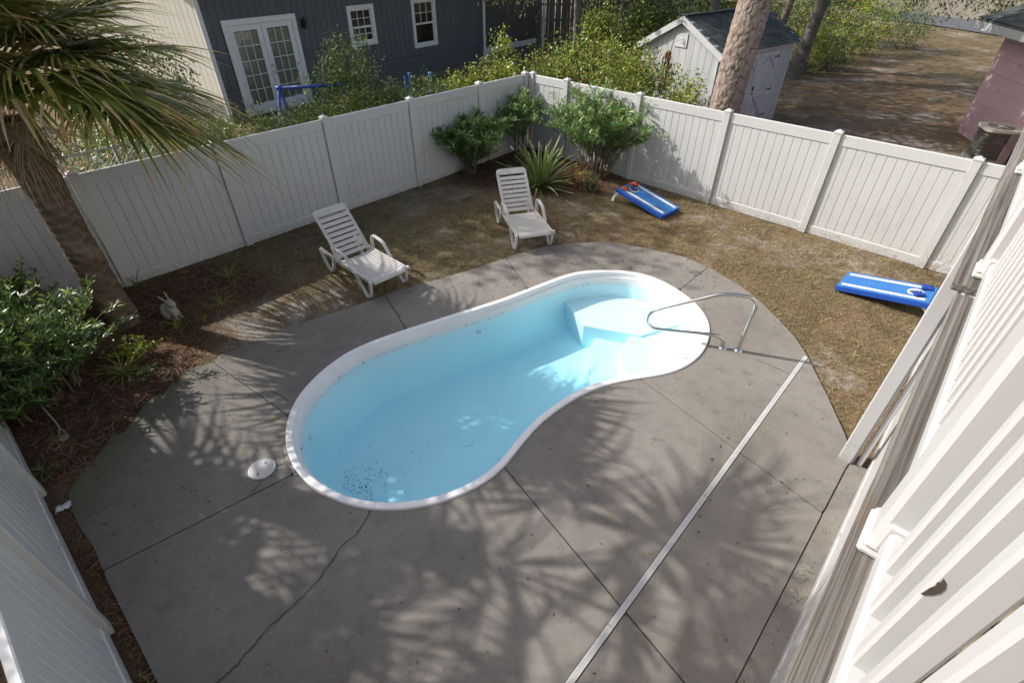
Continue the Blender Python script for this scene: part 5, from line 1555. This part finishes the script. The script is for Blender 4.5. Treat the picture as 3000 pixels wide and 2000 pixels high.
for s in (-1, 1):
    M = Matrix.Translation((0, SW / 2, SRG + 0.03)) @ Matrix.Rotation(-s * slope if s < 0 else -slope, 4, 'X')
    dirv = Vector((0, s * math.cos(slope), -math.sin(slope))); nrm = Vector((0, s * math.sin(slope), math.cos(slope)))
    a = Vector((-0.12, SW / 2, SRG + 0.02)); mb = MB()
    vs = []
    for x in (-0.12, SL + 0.12):
        for q in (0, rl_):
            for h in (0, 0.03): vs.append(tuple(Vector((x, SW / 2, SRG + 0.0)) + dirv * q + nrm * h))
    mb.add(vs, [(0, 1, 3, 2), (4, 6, 7, 5), (0, 4, 5, 1), (2, 3, 7, 6), (1, 5, 7, 3), (0, 2, 6, 4)]); roof = mb.build('roof', SHEDTRIM, sd, fix=True)
    rows = 10; ex = rl_ / rows; rotm = Matrix((Vector((1, 0, 0)), dirv, Vector((1, 0, 0)).cross(dirv))).transposed()
    shm = MB(); shm.box((0, 0, 0), (0.302, ex + 0.03, 0.009)); shme = shm.mesh('shingle', SHINGLE)
    for r_ in range(rows):
        for c_ in range(13):
            x = -0.12 + 0.15 * (r_ % 2) + 0.305 * c_ 
            if x + .15 > SL + 0.14: continue
            p = Vector((x + 0.15, SW / 2, SRG)) + dirv * (ex * (r_ + .5) + 0.012) + nrm * (0.040 + rng.uniform(0, .003))
            o = place('shingle', shme, roof); o.matrix_local = Matrix.Translation(p) @ (rotm @ Matrix.Rotation(R(-0.9 if rotm.determinant() > 0 else 0.9), 3, 'X')).to_4x4()
    for x in (-0.135, SL + 0.135):
        mb = MB(); mb.bar(tuple(Vector((x, SW / 2, SRG - 0.045))), tuple(Vector((x, SW / 2, SRG - 0.045)) + dirv * (rl_ + .01)), 0.024, 0.14, (0, 0, 1)); mb.build('barge_board', SHEDTRIM, sd)
mb = MB(); mb.cham((SL / 2, SW / 2, SRG + 0.055), (SL + .24, 0.2, 0.02), 0.004); mb.build('ridge_cap', SHINGLE, sd)
v = MB(); frame4(v, SW / 2 - .19, SW / 2 + .19, 2.18, 2.5, 0.03, 0, 0.02)
for k in range(9): v.box((SW / 2, 0, 2.215 + .03 * k), (.33, 0.014, .02), Matrix.Rotation(R(25), 3, 'X'))
v.build('vent', SHEDTRIM, sd, (-0.035, 0, 0), (0, 0, R(90))).location = (-0.035, 0, 0)
for (a, b, hs) in ((0.95, 1.90, -1), (1.92, 2.87, 1)):
    d = MB(); d.cham(((a + b) / 2, -0.033, 1.03), (b - a, 0.024, 1.95), 0.004); do = d.build('door', SHEDPAINT, sd)
    mb = MB(); y = -0.052
    frame4(mb, a + .005, b - .005, 0.07, 2.0, 0.085, y, 0.018); mb.box(((a + b) / 2, y, 0.95), (b - a - .18, 0.016, 0.085))
    mb.build('door_frame', SHEDTRIM, do)
    mb = MB(); y = -0.050
    mb.bar((a + .1, y, 0.17), (b - .1, y, 0.89), 0.014, 0.06, (0, 1, 0)); mb.bar((a + .1, y - .004, 0.89), (b - .1, y - .004, 0.17), 0.014, 0.06, (0, 1, 0))
    mb.bar((a + .09, y, 1.55), ((a + b) / 2, y, 1.9), 0.014, 0.05, (0, 1, 0)); mb.bar((b - .09, y, 1.55), ((a + b) / 2, y, 1.9), 0.014, 0.05, (0, 1, 0)); mb.build('brace', SHEDTRIM, do)
    for z in (0.3, 1.0, 1.85):
        xh = b if hs > 0 else a; mb = MB(); mb.box((xh - hs * .10, -0.066, z), (0.22, 0.008, 0.03)); mb.box((xh + hs * .02, -0.066, z), (0.03, .01, .09)); mb.build('hinge', IRON, do)
mb = MB(); mb.box((1.90, -0.07, 1.12), (0.05, 0.02, 0.11)); mb.box((1.93, -0.075, 0.98), (0.09, 0.02, 0.03)); mb.build('latch', IRON, sd)

# dry palm frond caught on the shed wall
t = thing('dry_branch', 'dry brown leaf cluster hanging against the shed gable', 'branch', (4.05, 15.05, 2.25)); fb = FB(); n = 150
zz = npr.random(n); P = np.stack([npr.normal(0.05 * zz, 0.05 + .05 * zz, n), npr.normal(0, .05, n), -0.05 - 0.95 * zz], 1); fb.leaves(P, unit_rand(n) * .5 + [0, 0, -1], 0.14, 0.05, 0.2); fb.build('foliage', DRYLEAF, t)
mb = MB(); mb.tube([(0.1, 0.02, 0.28), (0.05, 0, 0), (0.0, 0, -0.8)], 0.012, 5); mb.build('stem', STEM, t)

# ================================================================== pink house and its air conditioner
ph = thing('pink_house', 'pink panelled house wall with pale fascia and dark roof at the far right', 'house', (13.13, 15.76, -0.03), -103.0)
for r_ in range(7):
    off = 0.6 if r_ % 2 else 0.0
    xs = [0.0] + [off + 1.2 * k for k in range(0 if off else 1, 9)]
    for a, b in zip(xs[:-1], xs[1:]):
        mb = MB(); mb.cham((0, 0, 0), (b - a - 0.006, 0.02, 0.356), 0.002); mb.build('panel', PINK, ph, ((a + b) / 2, 0.0 - 0.003 * (r_ % 2), 0.17 + 0.36 * r_ + 0.18), (R(1.0), 0, 0))
MB().box((4.5, 0.08, 1.35), (9.0, 0.12, 2.7)).build('wall', PINK, ph)
MB().box((4.5, 0.03, 0.12), (9.0, 0.03, 0.26)).build('skirting', PINK, ph)
MB().box((0.03, 4.0, 1.35), (0.06, 8.0, 2.7)).build('wall', PINK, ph)
mb = MB(); mb.cham((0, 0, 0), (10.2, 0.03, 0.20), 0.004); mb.build('fascia', simple('weathered_fascia', (0.40, 0.43, 0.43), (0.25, 0.27, 0.27), 5, 0.8, stretch=(3, 1, .4)), ph, (4.4, -0.50, 2.62))
mb = MB(); mb.add([(-0.7, -0.52, 2.72), (9.5, -0.52, 2.72), (9.5, 4.0, 4.3), (-0.7, 4.0, 4.3), (-0.7, -0.52, 2.76), (9.5, -0.52, 2.76), (9.5, 4.0, 4.36), (-0.7, 4.0, 4.36), (-0.7, 8.5, 2.72), (9.5, 8.5, 2.72), (-.7, 8.5, 2.76), (9.5, 8.5, 2.76)], [(0, 1, 2, 3), (4, 5, 6, 7), (0, 1, 5, 4), (0, 3, 7, 4), (1, 2, 6, 5), (3, 2, 9, 8), (7, 6, 11, 10), (8, 9, 11, 10)]); rf = mb.build('roof', SHINGLE, ph, fix=True)
mb = MB(); mb.box((0, 0, 0), (0.30, 0.17, 0.01)); shme = mb.mesh('shingle', SHINGLE); sl = math.atan2(1.6, 4.52)
for r_ in range(8):
    for c_ in range(20):
        y = -0.50 + 0.145 * r_ * math.cos(sl); o = place('shingle', shme, rf, (-0.6 + 0.305 * c_ + .15 * (r_ % 2), y + .06, 2.785 + (y + .58) * math.tan(sl) + .003), (sl - R(1.5), 0, 0))
MB().box((4.4, -0.25, 2.60), (10.0, 0.5, 0.02)).build('soffit', TRIMWHITE, ph)

ac = thing('air_conditioner', 'round cornered louvred air conditioner outside the pink house', 'air conditioner', (12.15, 13.35, -0.02), -20)


def rsq(r, w, n=32):
    out = []
    for k in range(n):
        a = 2 * math.pi * (k + .5) / n; c, s = math.cos(a), math.sin(a); e = 0.42
        out.append((w * math.copysign(abs(c) ** e, c), w * math.copysign(abs(s) ** e, s)))
    return out


sq = lambda w: rsq(0, w)
mb = MB(); rs = []
z = 0.07
for k in range(7):
    for w, dz in ((0.355, 0.0), (0.375, 0.012), (0.372, 0.02), (0.352, 0.024), (0.352, 0.092)): rs.append((w, z + dz))
    z += 0.095
n = 32; vs = [(x, y, zz) for w, zz in rs for x, y in sq(w)]
mb.smooth = False; mb.add(vs, [(i * n + k, i * n + (k + 1) % n, (i + 1) * n + (k + 1) % n, (i + 1) * n + k) for i in range(len(rs) - 1) for k in range(n)]); mb.build('louvre_body', ACDARK, ac)
mb = MB(); mb.prism(sq(0.40), 0.735, 0.80); q = mb.build('lid', ACBEIGE, ac, fix=True); add_bevel(q, 0.012, 2)
mb = MB(); mb.lathe([(0.27, 0.80), (0.27, 0.806)], 28); mb.build('fan_opening', DARKIN, ac)
mb = MB()
for r in (0.08, 0.13, 0.18, 0.23, 0.275): mb.tube([(r * math.cos(a), r * math.sin(a), 0.812) for a in [2 * math.pi * k / 24 for k in range(25)]], 0.004, 4, False)
for k in range(6): mb.bar((0, 0, .814), (0.28 * math.cos(k * 1.047), 0.28 * math.sin(k * 1.047), .814), .008, .008)
mb.lathe([(0.075, .812), (0.06, .83)], 16); mb.build('fan_grille', ACBEIGE, ac)
MB().box((0.30, -0.385, 0.56), (0.34, 0.03, 0.34)).build('service_panel', MAUVE, ac); MB().box((0.22, -0.385, 0.22), (0.18, 0.03, 0.34)).build('service_panel', MAUVE, ac)
mb = MB(); mb.prism(sq(0.42), 0.0, 0.07); mb.build('pad', FOUND, ac, fix=True)

bl = thing('ball', 'blue and white ball on the straw beside the air conditioner', 'ball', (13.0, 13.0, -0.02))
mb = MB(); mb.smooth = True; mb.lathe([(0.001, 0.0), (0.08, .02), (0.13, .07), (0.15, .14), (0.15, .15)], 20); mb.build('lower_half', TRIMWHITE, bl, (0, 0, 0), (R(30), 0, 0)); mb = MB(); mb.smooth = True; mb.lathe([(0.15, .15), (0.14, .21), (0.1, .27), (0.05, .295), (0.001, .3)], 20); mb.build('upper_half', PALEBLUE, bl, (0, 0, 0), (R(30), 0, 0))
bush('flowering_shrub', 'sparse shrub growing at the foot of the pink wall', 'shrub', [(12.95, 13.9, .4, .35, .4, .35)], 500, .06, .03, DRYLEAF, None, 6, -0.03)

# ================================================================== trees
pine = thing('pine_tree', 'tall pine with plated bark standing in front of the shed', 'pine tree', (4.80, 12.50, -0.05))
trunk_obj('trunk', PINEBARK, pine, [(0, 0, 0), (0.09, 0.02, 2.5), (0.26, 0.03, 5.0), (0.5, 0.05, 9.0), (0.7, 0, 14.0)], [0.37, 0.335, 0.325, 0.31, 0.28, 0.24, 0.2, 0.15], 150, 520, plates(150, 40, 2.1, 14.0, 0.011, 4, 1.8))
fb = FB(); n = 2600; C = unit_rand(130) * [2.6, 2.6, 1.8] + [0.2, 0, 13.2]; P = (C[:, None] + npr.normal(0, .22, (130, 20, 3))).reshape(-1, 3); fb.leaves(P, unit_rand(len(P)), 0.28, 0.02, .2); fb.build('crown', HEDGELEAF, pine)


def tree(name, label, loc, crown, n, lL, lW, mat, tr=0.16, lean=(0, 0), group=None, bark=OAKBARK, tw=0.3, limbs=8, cl=18):
    z0 = float(hgt(*loc)); t = thing(name, label, 'tree', (loc[0], loc[1], z0), 0, group)
    top = Vector((lean[0], lean[1], crown[2] - z0))
    trunk_obj('trunk', bark, t, [(0, 0, -0.05), (lean[0] * .25, lean[1] * .25, top.z * .33), (lean[0] * .6, lean[1] * .6, top.z * .66), tuple(top)], [tr * 1.25, tr, tr * .9, tr * .75, tr * .5], 40, 90, ridges(0.02, int(loc[0] * 7) % 97))
    cc = np.array([crown[0] - loc[0], crown[1] - loc[1], crown[2] - z0]); m = n // cl
    d = unit_rand(m); C = cc + d * (npr.random(m) ** 0.45)[:, None] * np.array(crown[3:])
    P = (C[:, None] + npr.normal(0, tw, (m, cl, 3))).reshape(-1, 3); fb = FB()
    fb.leaves(P, unit_rand(len(P)) + [0, 0, -.2], lL * npr.uniform(.6, 1.2, len(P)), lW * npr.uniform(.7, 1.2, len(P)), .2); fb.build('crown', mat, t)
    for i in range(limbs):
        e = Vector(C[i * max(1, m // limbs)]); s = Vector((lean[0] * .5, lean[1] * .5, top.z * .5)); mb = MB(); mb.smooth = True
        mb.tube(catmull([s, s.lerp(e, .5) + Vector((0, 0, .3)), e], 4), [tr * .5, tr * .45, tr * .4, tr * .34, tr * .28, tr * .22, tr * .16, tr * .1, tr * .06], 6); mb.build('limb', bark, t)
    return t


# trees whose crowns stand above or beside the view and throw the dappled shade
tree('oak_tree', 'oak far left of the lot that dapples the lawn', (-14.5, 14.6), (-14.0, 14.2, 11.0, 3.2, 2.6, 2.2), 3600, 0.27, 0.14, OAKLEAF, 0.2, (0.3, -0.2), 'oaks around the lot', tw=0.34, cl=40)
tree('oak_tree', 'slender oak between the grey house and the shed', (2.35, 21.2), (0.8, 20.2, 7.2, 3.8, 3.6, 2.2), 6500, 0.24, 0.12, OAKLEAF, 0.13, (-0.3, -0.2), 'oaks around the lot', tw=0.34, cl=45)
tree('oak_tree', 'oak over the grey house roof that shades the back lots', (0.5, 27.0), (0.2, 25.5, 9.0, 4.5, 4, 2.5), 5200, 0.26, 0.13, OAKLEAF, 0.18, (-0.1, -0.3), 'oaks around the lot', tw=0.4, cl=45)
tree('oak_tree', 'oak standing close behind the shed with its crown above it', (6.4, 19.6), (6.0, 16.6, 7.0, 2.6, 2.3, 1.7), 5200, 0.24, 0.12, OAKLEAF, 0.15, (-0.2, -1.6), 'oaks around the lot', tw=0.34, cl=45)
tree('oak_tree', 'leaning oak at the right end of the shed', (11.4, 23.1), (11.8, 23.0, 6.6, 4.5, 4, 2.6), 5200, 0.17, 0.08, OAKLEAF, 0.24, (0.9, 0.0), 'oaks around the lot', tw=0.36)
tree('oak_tree', 'thin reddish trunk behind the leaning oak', (11.3, 25.3), (11.0, 25.5, 6.8, 2.5, 2.5, 2.0), 2000, 0.17, 0.08, OAKLEAF, 0.17, (0.5, 0.0), 'oaks around the lot', PINEBARK, tw=0.36)
tree('oak_tree', 'twin stemmed sapling among the thicket behind the shed', (4.4, 24.6), (4.6, 24.4, 5.4, 2.2, 2, 1.6), 2200, 0.15, 0.08, OAKLEAF, 0.09, (0.2, 0.0), 'oaks around the lot', tw=0.3)

# low branches that hang into the top of the view
def hanging(label, root, tips, n, mat=OAKLEAF, lL=0.12, lW=0.055, sp=0.28):
    t = thing('overhanging_branch', label, 'branch', root); fb = FB(); o = Vector(root)
    for tip in tips:
        e = Vector(tip) - o; path = catmull([Vector((0, 0, 0)), e * .5 + Vector((0, 0, .35)), e], 6); mb = MB(); mb.smooth = True
        mb.tube(path, [0.03 - 0.002 * k for k in range(len(path))], 6); mb.build('limb', OAKBARK, t)
        k = max(8, n // len(tips)); j = npr.integers(len(path) // 3, len(path), k); P = np.array([tuple(q) for q in path])[j] + npr.normal(0, sp, (k, 3)) * [1, 1, .6]
        fb.leaves(P, unit_rand(k) + [0, 0, -.3], lL * npr.uniform(.6, 1.2, k), lW * npr.uniform(.7, 1.2, k), .2)
    fb.build('foliage', mat, t); return t


hanging('leafy oak spray hanging over the sun tinted wing of the grey house', (1.4, 20.6, 4.6), [(-0.6, 19.0, 2.95), (0.35, 18.9, 2.7), (0.9, 19.5, 3.05), (-0.1, 18.2, 3.15)], 900)
hanging('oak spray hanging above the thicket behind the shed', (3.6, 22.0, 4.6), [(3.0, 21.0, 2.9), (4.2, 21.5, 2.8), (5.2, 21.8, 3.0)], 800)
hanging('oak spray hanging over the far lawn and road', (13.2, 21.5, 4.2), [(12.4, 18.8, 2.75), (13.8, 19.0, 2.55), (14.7, 19.4, 2.85), (15.6, 19.6, 2.7), (13.2, 19.6, 2.95), (15.0, 20.4, 3.0)], 1900)
hanging('oak spray hanging beside the roof of the pink house', (15.5, 19.5, 4.0), [(14.0, 17.4, 2.72), (14.4, 17.9, 2.55), (14.9, 17.6, 2.8)], 900)

# thicket and hedges of the far lots
bush('shrub', 'lime green shrub beside the leaning oak', 'shrub', [(12.3, 24.0, .8, .75, .7, .9), (12.2, 24.3, 1.5, .5, .5, .6)], 2400, 0.10, 0.06, LIMELEAF, 'hedge shrubs of the far lot', 4)
bush('shrub', 'dark clipped shrub right of the lime green one', 'shrub', [(13.6, 25.0, .6, 1.0, .8, .75)], 2200, 0.09, 0.05, HEDGELEAF, 'hedge shrubs of the far lot', 4)
bush('shrub', 'rusty brown topped shrub in the middle of the far hedge', 'shrub', [(14.8, 26.8, 1.0, 1.2, 1.0, 1.1)], 2600, 0.10, 0.05, HEDGELEAF, 'hedge shrubs of the far lot', 4, None, None, 300)
bush('shrub', 'yellow green shrub behind the far hedge', 'shrub', [(16.6, 28.6, 1.2, 1.4, 1.1, 1.3)], 3000, 0.12, 0.07, LIMELEAF, 'hedge shrubs of the far lot', 4)
bush('shrub', 'feathery green shrub at the end of the far hedge by the lawn', 'shrub', [(18.9, 29.6, 1.2, 1.4, 1.2, 1.3), (20.3, 30.3, .9, 1.0, 1, .9)], 3400, 0.14, 0.05, HEDGELEAF, 'hedge shrubs of the far lot', 4)
bush('shrub', 'tall dark shrub rising behind the lime green one', 'shrub', [(13.6, 27.4, 2.0, 1.3, 1.2, 2.1)], 3000, 0.11, 0.06, HEDGELEAF, 'hedge shrubs of the far lot', 4)
for k, (x, y, r, h, m, lb) in enumerate(((5.6, 24.4, 1.3, 1.5, HEDGELEAF, 'dark thicket bush touching the shed roof ridge'), (3.2, 22.7, 1.1, 1.3, VINELEAF, 'yellowish thicket bush left of the shed roof'), (8.2, 25.2, 1.6, 1.9, HEDGELEAF, 'dark thicket bush behind the pine trunk'), (10.4, 26.5, 1.5, 2.0, VINELEAF, 'thicket bush between the pine and the leaning oak'), (1.9, 19.4, .9, .9, HEDGELEAF, 'grey green bush below the old wooden gate'), (6.6, 22.4, 1.0, 1.2, HEDGELEAF, 'leafy bush peeping above the shed roof'), (5.0, 27.8, 1.8, 2.2, OAKLEAF, 'tall bush before the old wooden fence'), (15.8, 33.0, 2.2, 2.4, OAKLEAF, 'dark bush far behind the hedge'), (24.2, 45.5, 2.4, 1.6, OAKLEAF, 'far bush on the other side of the road'), (9.3, 31.0, 2.2, 2.6, HEDGELEAF, 'tall dark bush beyond the thicket'))):
    bush('thicket_bush', lb, 'bush', [(x, y, h * .8, r, r * .85, h)], int(4200 * r), 0.14, 0.075, m, 'thicket behind the shed', 5, None, 0.22, 120)

# old wooden fence with gate behind the houses
wf = thing('wooden_fence', 'old grey board fence and gate behind the houses', 'fence', (0.6, 27.6, 0.45), 6)
brd = MB(); brd.cham((0, 0, 0.95), (0.135, 0.02, 1.9), 0.003); brm = brd.mesh('board', OLDWOOD_FENCE)
for i in range(64): place('board', brm, wf, (0.145 * i, rng.uniform(-.006, .006), rng.uniform(-.05, .03)), (0, R(rng.uniform(-.6, .6)), 0))
for z in (0.35, 1.0, 1.6):
    for k in range(4): MB().box((1.15 + 2.32 * k, -0.035, z), (2.3, 0.05, 0.09)).build('rail', OLDWOOD_FENCE, wf)
for k in range(5): MB().cham((-0.02 + 2.32 * k, -0.05, 0.95), (0.10, 0.10, 2.1), 0.006).build('post', OLDWOOD_FENCE, wf)


# ================================================================== small things on the ground
cb = thing('tether_cable', 'grey steel cable with a thimble loop trailing from the shrub onto the straw', 'cable', (-5.06, 3.92, 0.0))
pts = [(-1.15, 0.95, 0.75), (-0.75, 0.60, 0.52), (-0.45, 0.36, 0.28), (-0.22, 0.20, 0.10), (-0.10, 0.10, 0.045)]
mb = MB(); mb.smooth = True; mb.tube(catmull(pts, 6), 0.008, 6); q = catmull([(a + .012, b - .006, c - .002) for a, b, c in pts], 6); mb.tube(q, 0.006, 5); mb.build('rope', CABLE, cb)
mb = MB(); mb.smooth = True; mb.tube(catmull([(-0.10, 0.10, .045), (-.04, .075, .03), (0.02, 0.02, .02)], 4), .006, 5); mb.tube(catmull([(-0.10, 0.10, .045), (-.07, .03, .03), (-0.03, -0.01, .02)], 4), .006, 5); mb.build('loop', CABLE, cb)
mb = MB(); mb.smooth = True; mb.tube([(0.03 * math.cos(a) + .015, 0.04 * math.sin(a) - .01, 0.022) for a in [2 * math.pi * k / 16 for k in range(17)]], 0.014, 8, False); mb.build('thimble', CABLE, cb)

cone = MB()
for i in range(60):
    a = i * 2.39996; z = 0.085 * i / 60; r = 0.032 * math.sin(math.pi * (0.15 + 0.8 * i / 60)); cone.bar((0, 0, z), (r * math.cos(a), r * math.sin(a), z + .006), 0.013, 0.005)
tag(cone.build('pine_cone', CONEBROWN, None, (-4.72, 3.72, 0.03), (R(75), 0, R(40))), 'brown pine cone lying in the straw near the cable loop', 'pine cone')
mb = MB(); n = 7; vs = [(0.06 * (i / n - .5) * 2 + rng.uniform(-.015, .015), 0.04 * (j / 3 - .5) * 2 + rng.uniform(-.012, .012), rng.uniform(0, .035)) for i in range(n + 1) for j in range(4)]
mb.add(vs, [(i * 4 + j, i * 4 + 4 + j, i * 4 + 5 + j, i * 4 + 1 + j) for i in range(n) for j in range(3)]); tag(mb.build('paper_scrap', PAPER, None, (-4.45, 3.02, 0.0), (0, 0, R(40))), 'crumpled white scrap of paper in the dirt by the near fence', 'litter')
fb = FB(); fb.leaves([(0, 0, 0)], [(1, 0.6, 0.05)], 0.15, 0.035, 0.0, 0.1, 0.9)
lf = fb.build('fallen_leaf', YUCCALEAF, None, (0, 0, 0), (-2.86, 4.17, 0.012)); tag(lf, 'single long olive leaf lying on the concrete left of the pool', 'leaf')
sp = MB(); blob(sp, (0, 0, 0), (0.055, 0.03, 0.02), None, 6); tag(sp.build('plant_label', PAPER, None, (0.0, 11.75, 0.75), (0, R(50), R(-20))), 'small white plastic tag among the strap leaves', 'tag')


def scatter(name, n, region, L, W, mat, tilt=0.12, zoff=0.006, curve=0.08, label=None, cat=None):
    """thin ribbons strewn on the ground; region(x,y)->probability"""
    X = npr.uniform(-8, 8.6, n * 6); Y = npr.uniform(0, 15, n * 6); pr = region(X, Y); k = npr.random(len(X)) < pr; X, Y = X[k][:n], Y[k][:n]; m = len(X)
    a = npr.random(m) * 6.283; l = L * npr.uniform(.5, 1.2, m); q = np.linspace(-.5, .5, 4)
    dx, dy = np.cos(a), np.sin(a); cv = npr.normal(0, curve, m)
    px = X[:, None] + dx[:, None] * l[:, None] * q + -dy[:, None] * (cv * l)[:, None] * (q ** 2 * 4); py = Y[:, None] + dy[:, None] * l[:, None] * q + dx[:, None] * (cv * l)[:, None] * (q ** 2 * 4)
    pz = hgt(X, Y)[:, None] + zoff + npr.random(m)[:, None] * 0.02 + (npr.normal(0, tilt, m) * l)[:, None] * q
    fb = FB(); fb.strips(np.stack([px, py, pz], 2), np.full((m, 4), W) * npr.uniform(.7, 1.3, m)[:, None])
    o = fb.build(name, mat); tag(o, label, cat, None, 'stuff'); return o


def in_yard(X, Y):
    dl = (X - FL_O[0]) * _fd[0] + (Y - FL_O[1]) * _fd[1]; fr = (math.sin(R(-FR_A)), math.cos(R(-FR_A))); d2 = (X - FR_O[0]) * fr[0] + (Y - FR_O[1]) * fr[1]
    fbn = (-math.sin(R(FB_A)), math.cos(R(FB_A))); d3 = (X - FB_O[0]) * fbn[0] + (Y - FB_O[1]) * fbn[1]
    dd_ = X * Nv.x + Y * Nv.y
    return (dl < -0.02) & (d2 < -0.02) & (d3 < -0.02) & (dd_ < 0.42)


def reg_mulch(X, Y):
    m, g, s = ground_attrs(X, Y); return np.where(in_yard(X, Y) & ~inside(offset_in(DECK, 0.05), X, Y), np.clip(m * 1.0, 0, 1), 0)


def reg_lawn(X, Y):
    m, g, s = ground_attrs(X, Y); nz = 0.5 + 0.5 * np.sin(X * 2.3 + np.sin(Y * 1.7)) * np.cos(Y * 2.9 + np.cos(X * 1.3)); return np.where(in_yard(X, Y) & ~inside(offset_in(DECK, 0.02), X, Y), np.clip((1 - m) * (0.35 + .65 * nz) * (1 - .75 * np.clip(s, 0, 1)), 0, 1), 0)


scatter('pine_straw', 26000, reg_mulch, 0.17, 0.0042, STRAWMAT, 0.16, 0.006, 0.10, 'reddish pine straw mulch in the planting beds', 'mulch')
scatter('lawn_thatch', 52000, reg_lawn, 0.085, 0.0050, GRASSMAT, 0.30, 0.004, 0.15, 'dry brown thatch and needles over the lawn', 'thatch')
# upright blades
X = npr.uniform(-8, 8.6, 200000); Y = npr.uniform(0, 15, 200000); m, g, s = ground_attrs(X, Y); k = npr.random(len(X)) < reg_lawn(X, Y) * (0.15 + 0.85 * g) * .8; X, Y = X[k][:36000], Y[k][:36000]; nn = len(X)
fb = FB(); D = unit_rand(nn); D[:, 2] = np.abs(D[:, 2]) * .7 + .15; fb.leaves(np.stack([X, Y, hgt(X, Y) - .004], 1), D, npr.uniform(.03, .065, nn), .0065, .3, .1, np.clip(npr.random(nn) * .8 + .2 * (npr.random(nn) < g[k][:36000]), 0, 1)); tag(fb.build('dormant_grass', GRASSMAT), 'short dormant grass on the lawn', 'grass', None, 'stuff')
# specks of leaf on the concrete and along the pool rim
def reg_deck(X, Y):
    return np.where(inside(offset_in(DECK, 0.05), X, Y) & ~inside(offset_in(POOL, -0.03), X, Y), 0.05 + 0.9 * sstep(5.5, 8.0, Y) + .25 * sstep(-2.5, -4.0, X), 0)


X = npr.uniform(-4.6, 4.1, 9000); Y = npr.uniform(1, 8.8, 9000); k = npr.random(9000) < reg_deck(X, Y) * .8; X, Y = X[k], Y[k]; nn = len(X)
fb = FB(); D = unit_rand(nn); D[:, 2] = .06; fb.leaves(np.stack([X, Y, np.full(nn, .006)], 1), D, npr.uniform(.015, .045, nn), npr.uniform(.008, .016, nn), 0, .2)
ri = npr.integers(0, len(POOL), 46); Q = offset_in(POOL, .14)[ri]; D = unit_rand(46); D[:, 2] = 0; fb.leaves(np.stack([Q[:, 0], Q[:, 1], np.full(46, W_TOP + .004)], 1), D, npr.uniform(.02, .05, 46), .016, 0, .1, npr.random(46) * .4)
tag(fb.build('leaf_litter', LITTER), 'small dark leaf fragments strewn over the concrete', 'leaves', None, 'stuff')
nn = 46; X = npr.uniform(-3.6, 3.4, 400); Y = npr.uniform(1.2, 8.4, 400); k = reg_deck(X, Y) > 0; X, Y = X[k][:nn], Y[k][:nn]; nn = len(X); a = npr.random(nn) * 6.28; q = np.linspace(-.5, .5, 5); l = npr.uniform(.08, .2, nn)
fb = FB(); px = X[:, None] + np.cos(a)[:, None] * l[:, None] * q + np.sin(a)[:, None] * .03 * (q ** 2)[None] * 4; py = Y[:, None] + np.sin(a)[:, None] * l[:, None] * q; fb.strips(np.stack([px, py, np.full(px.shape, .008)], 2), np.full((nn, 5), .003)); tag(fb.build('pine_needles', STRAWMAT), 'loose pine needles lying on the concrete', 'needles', None, 'stuff')
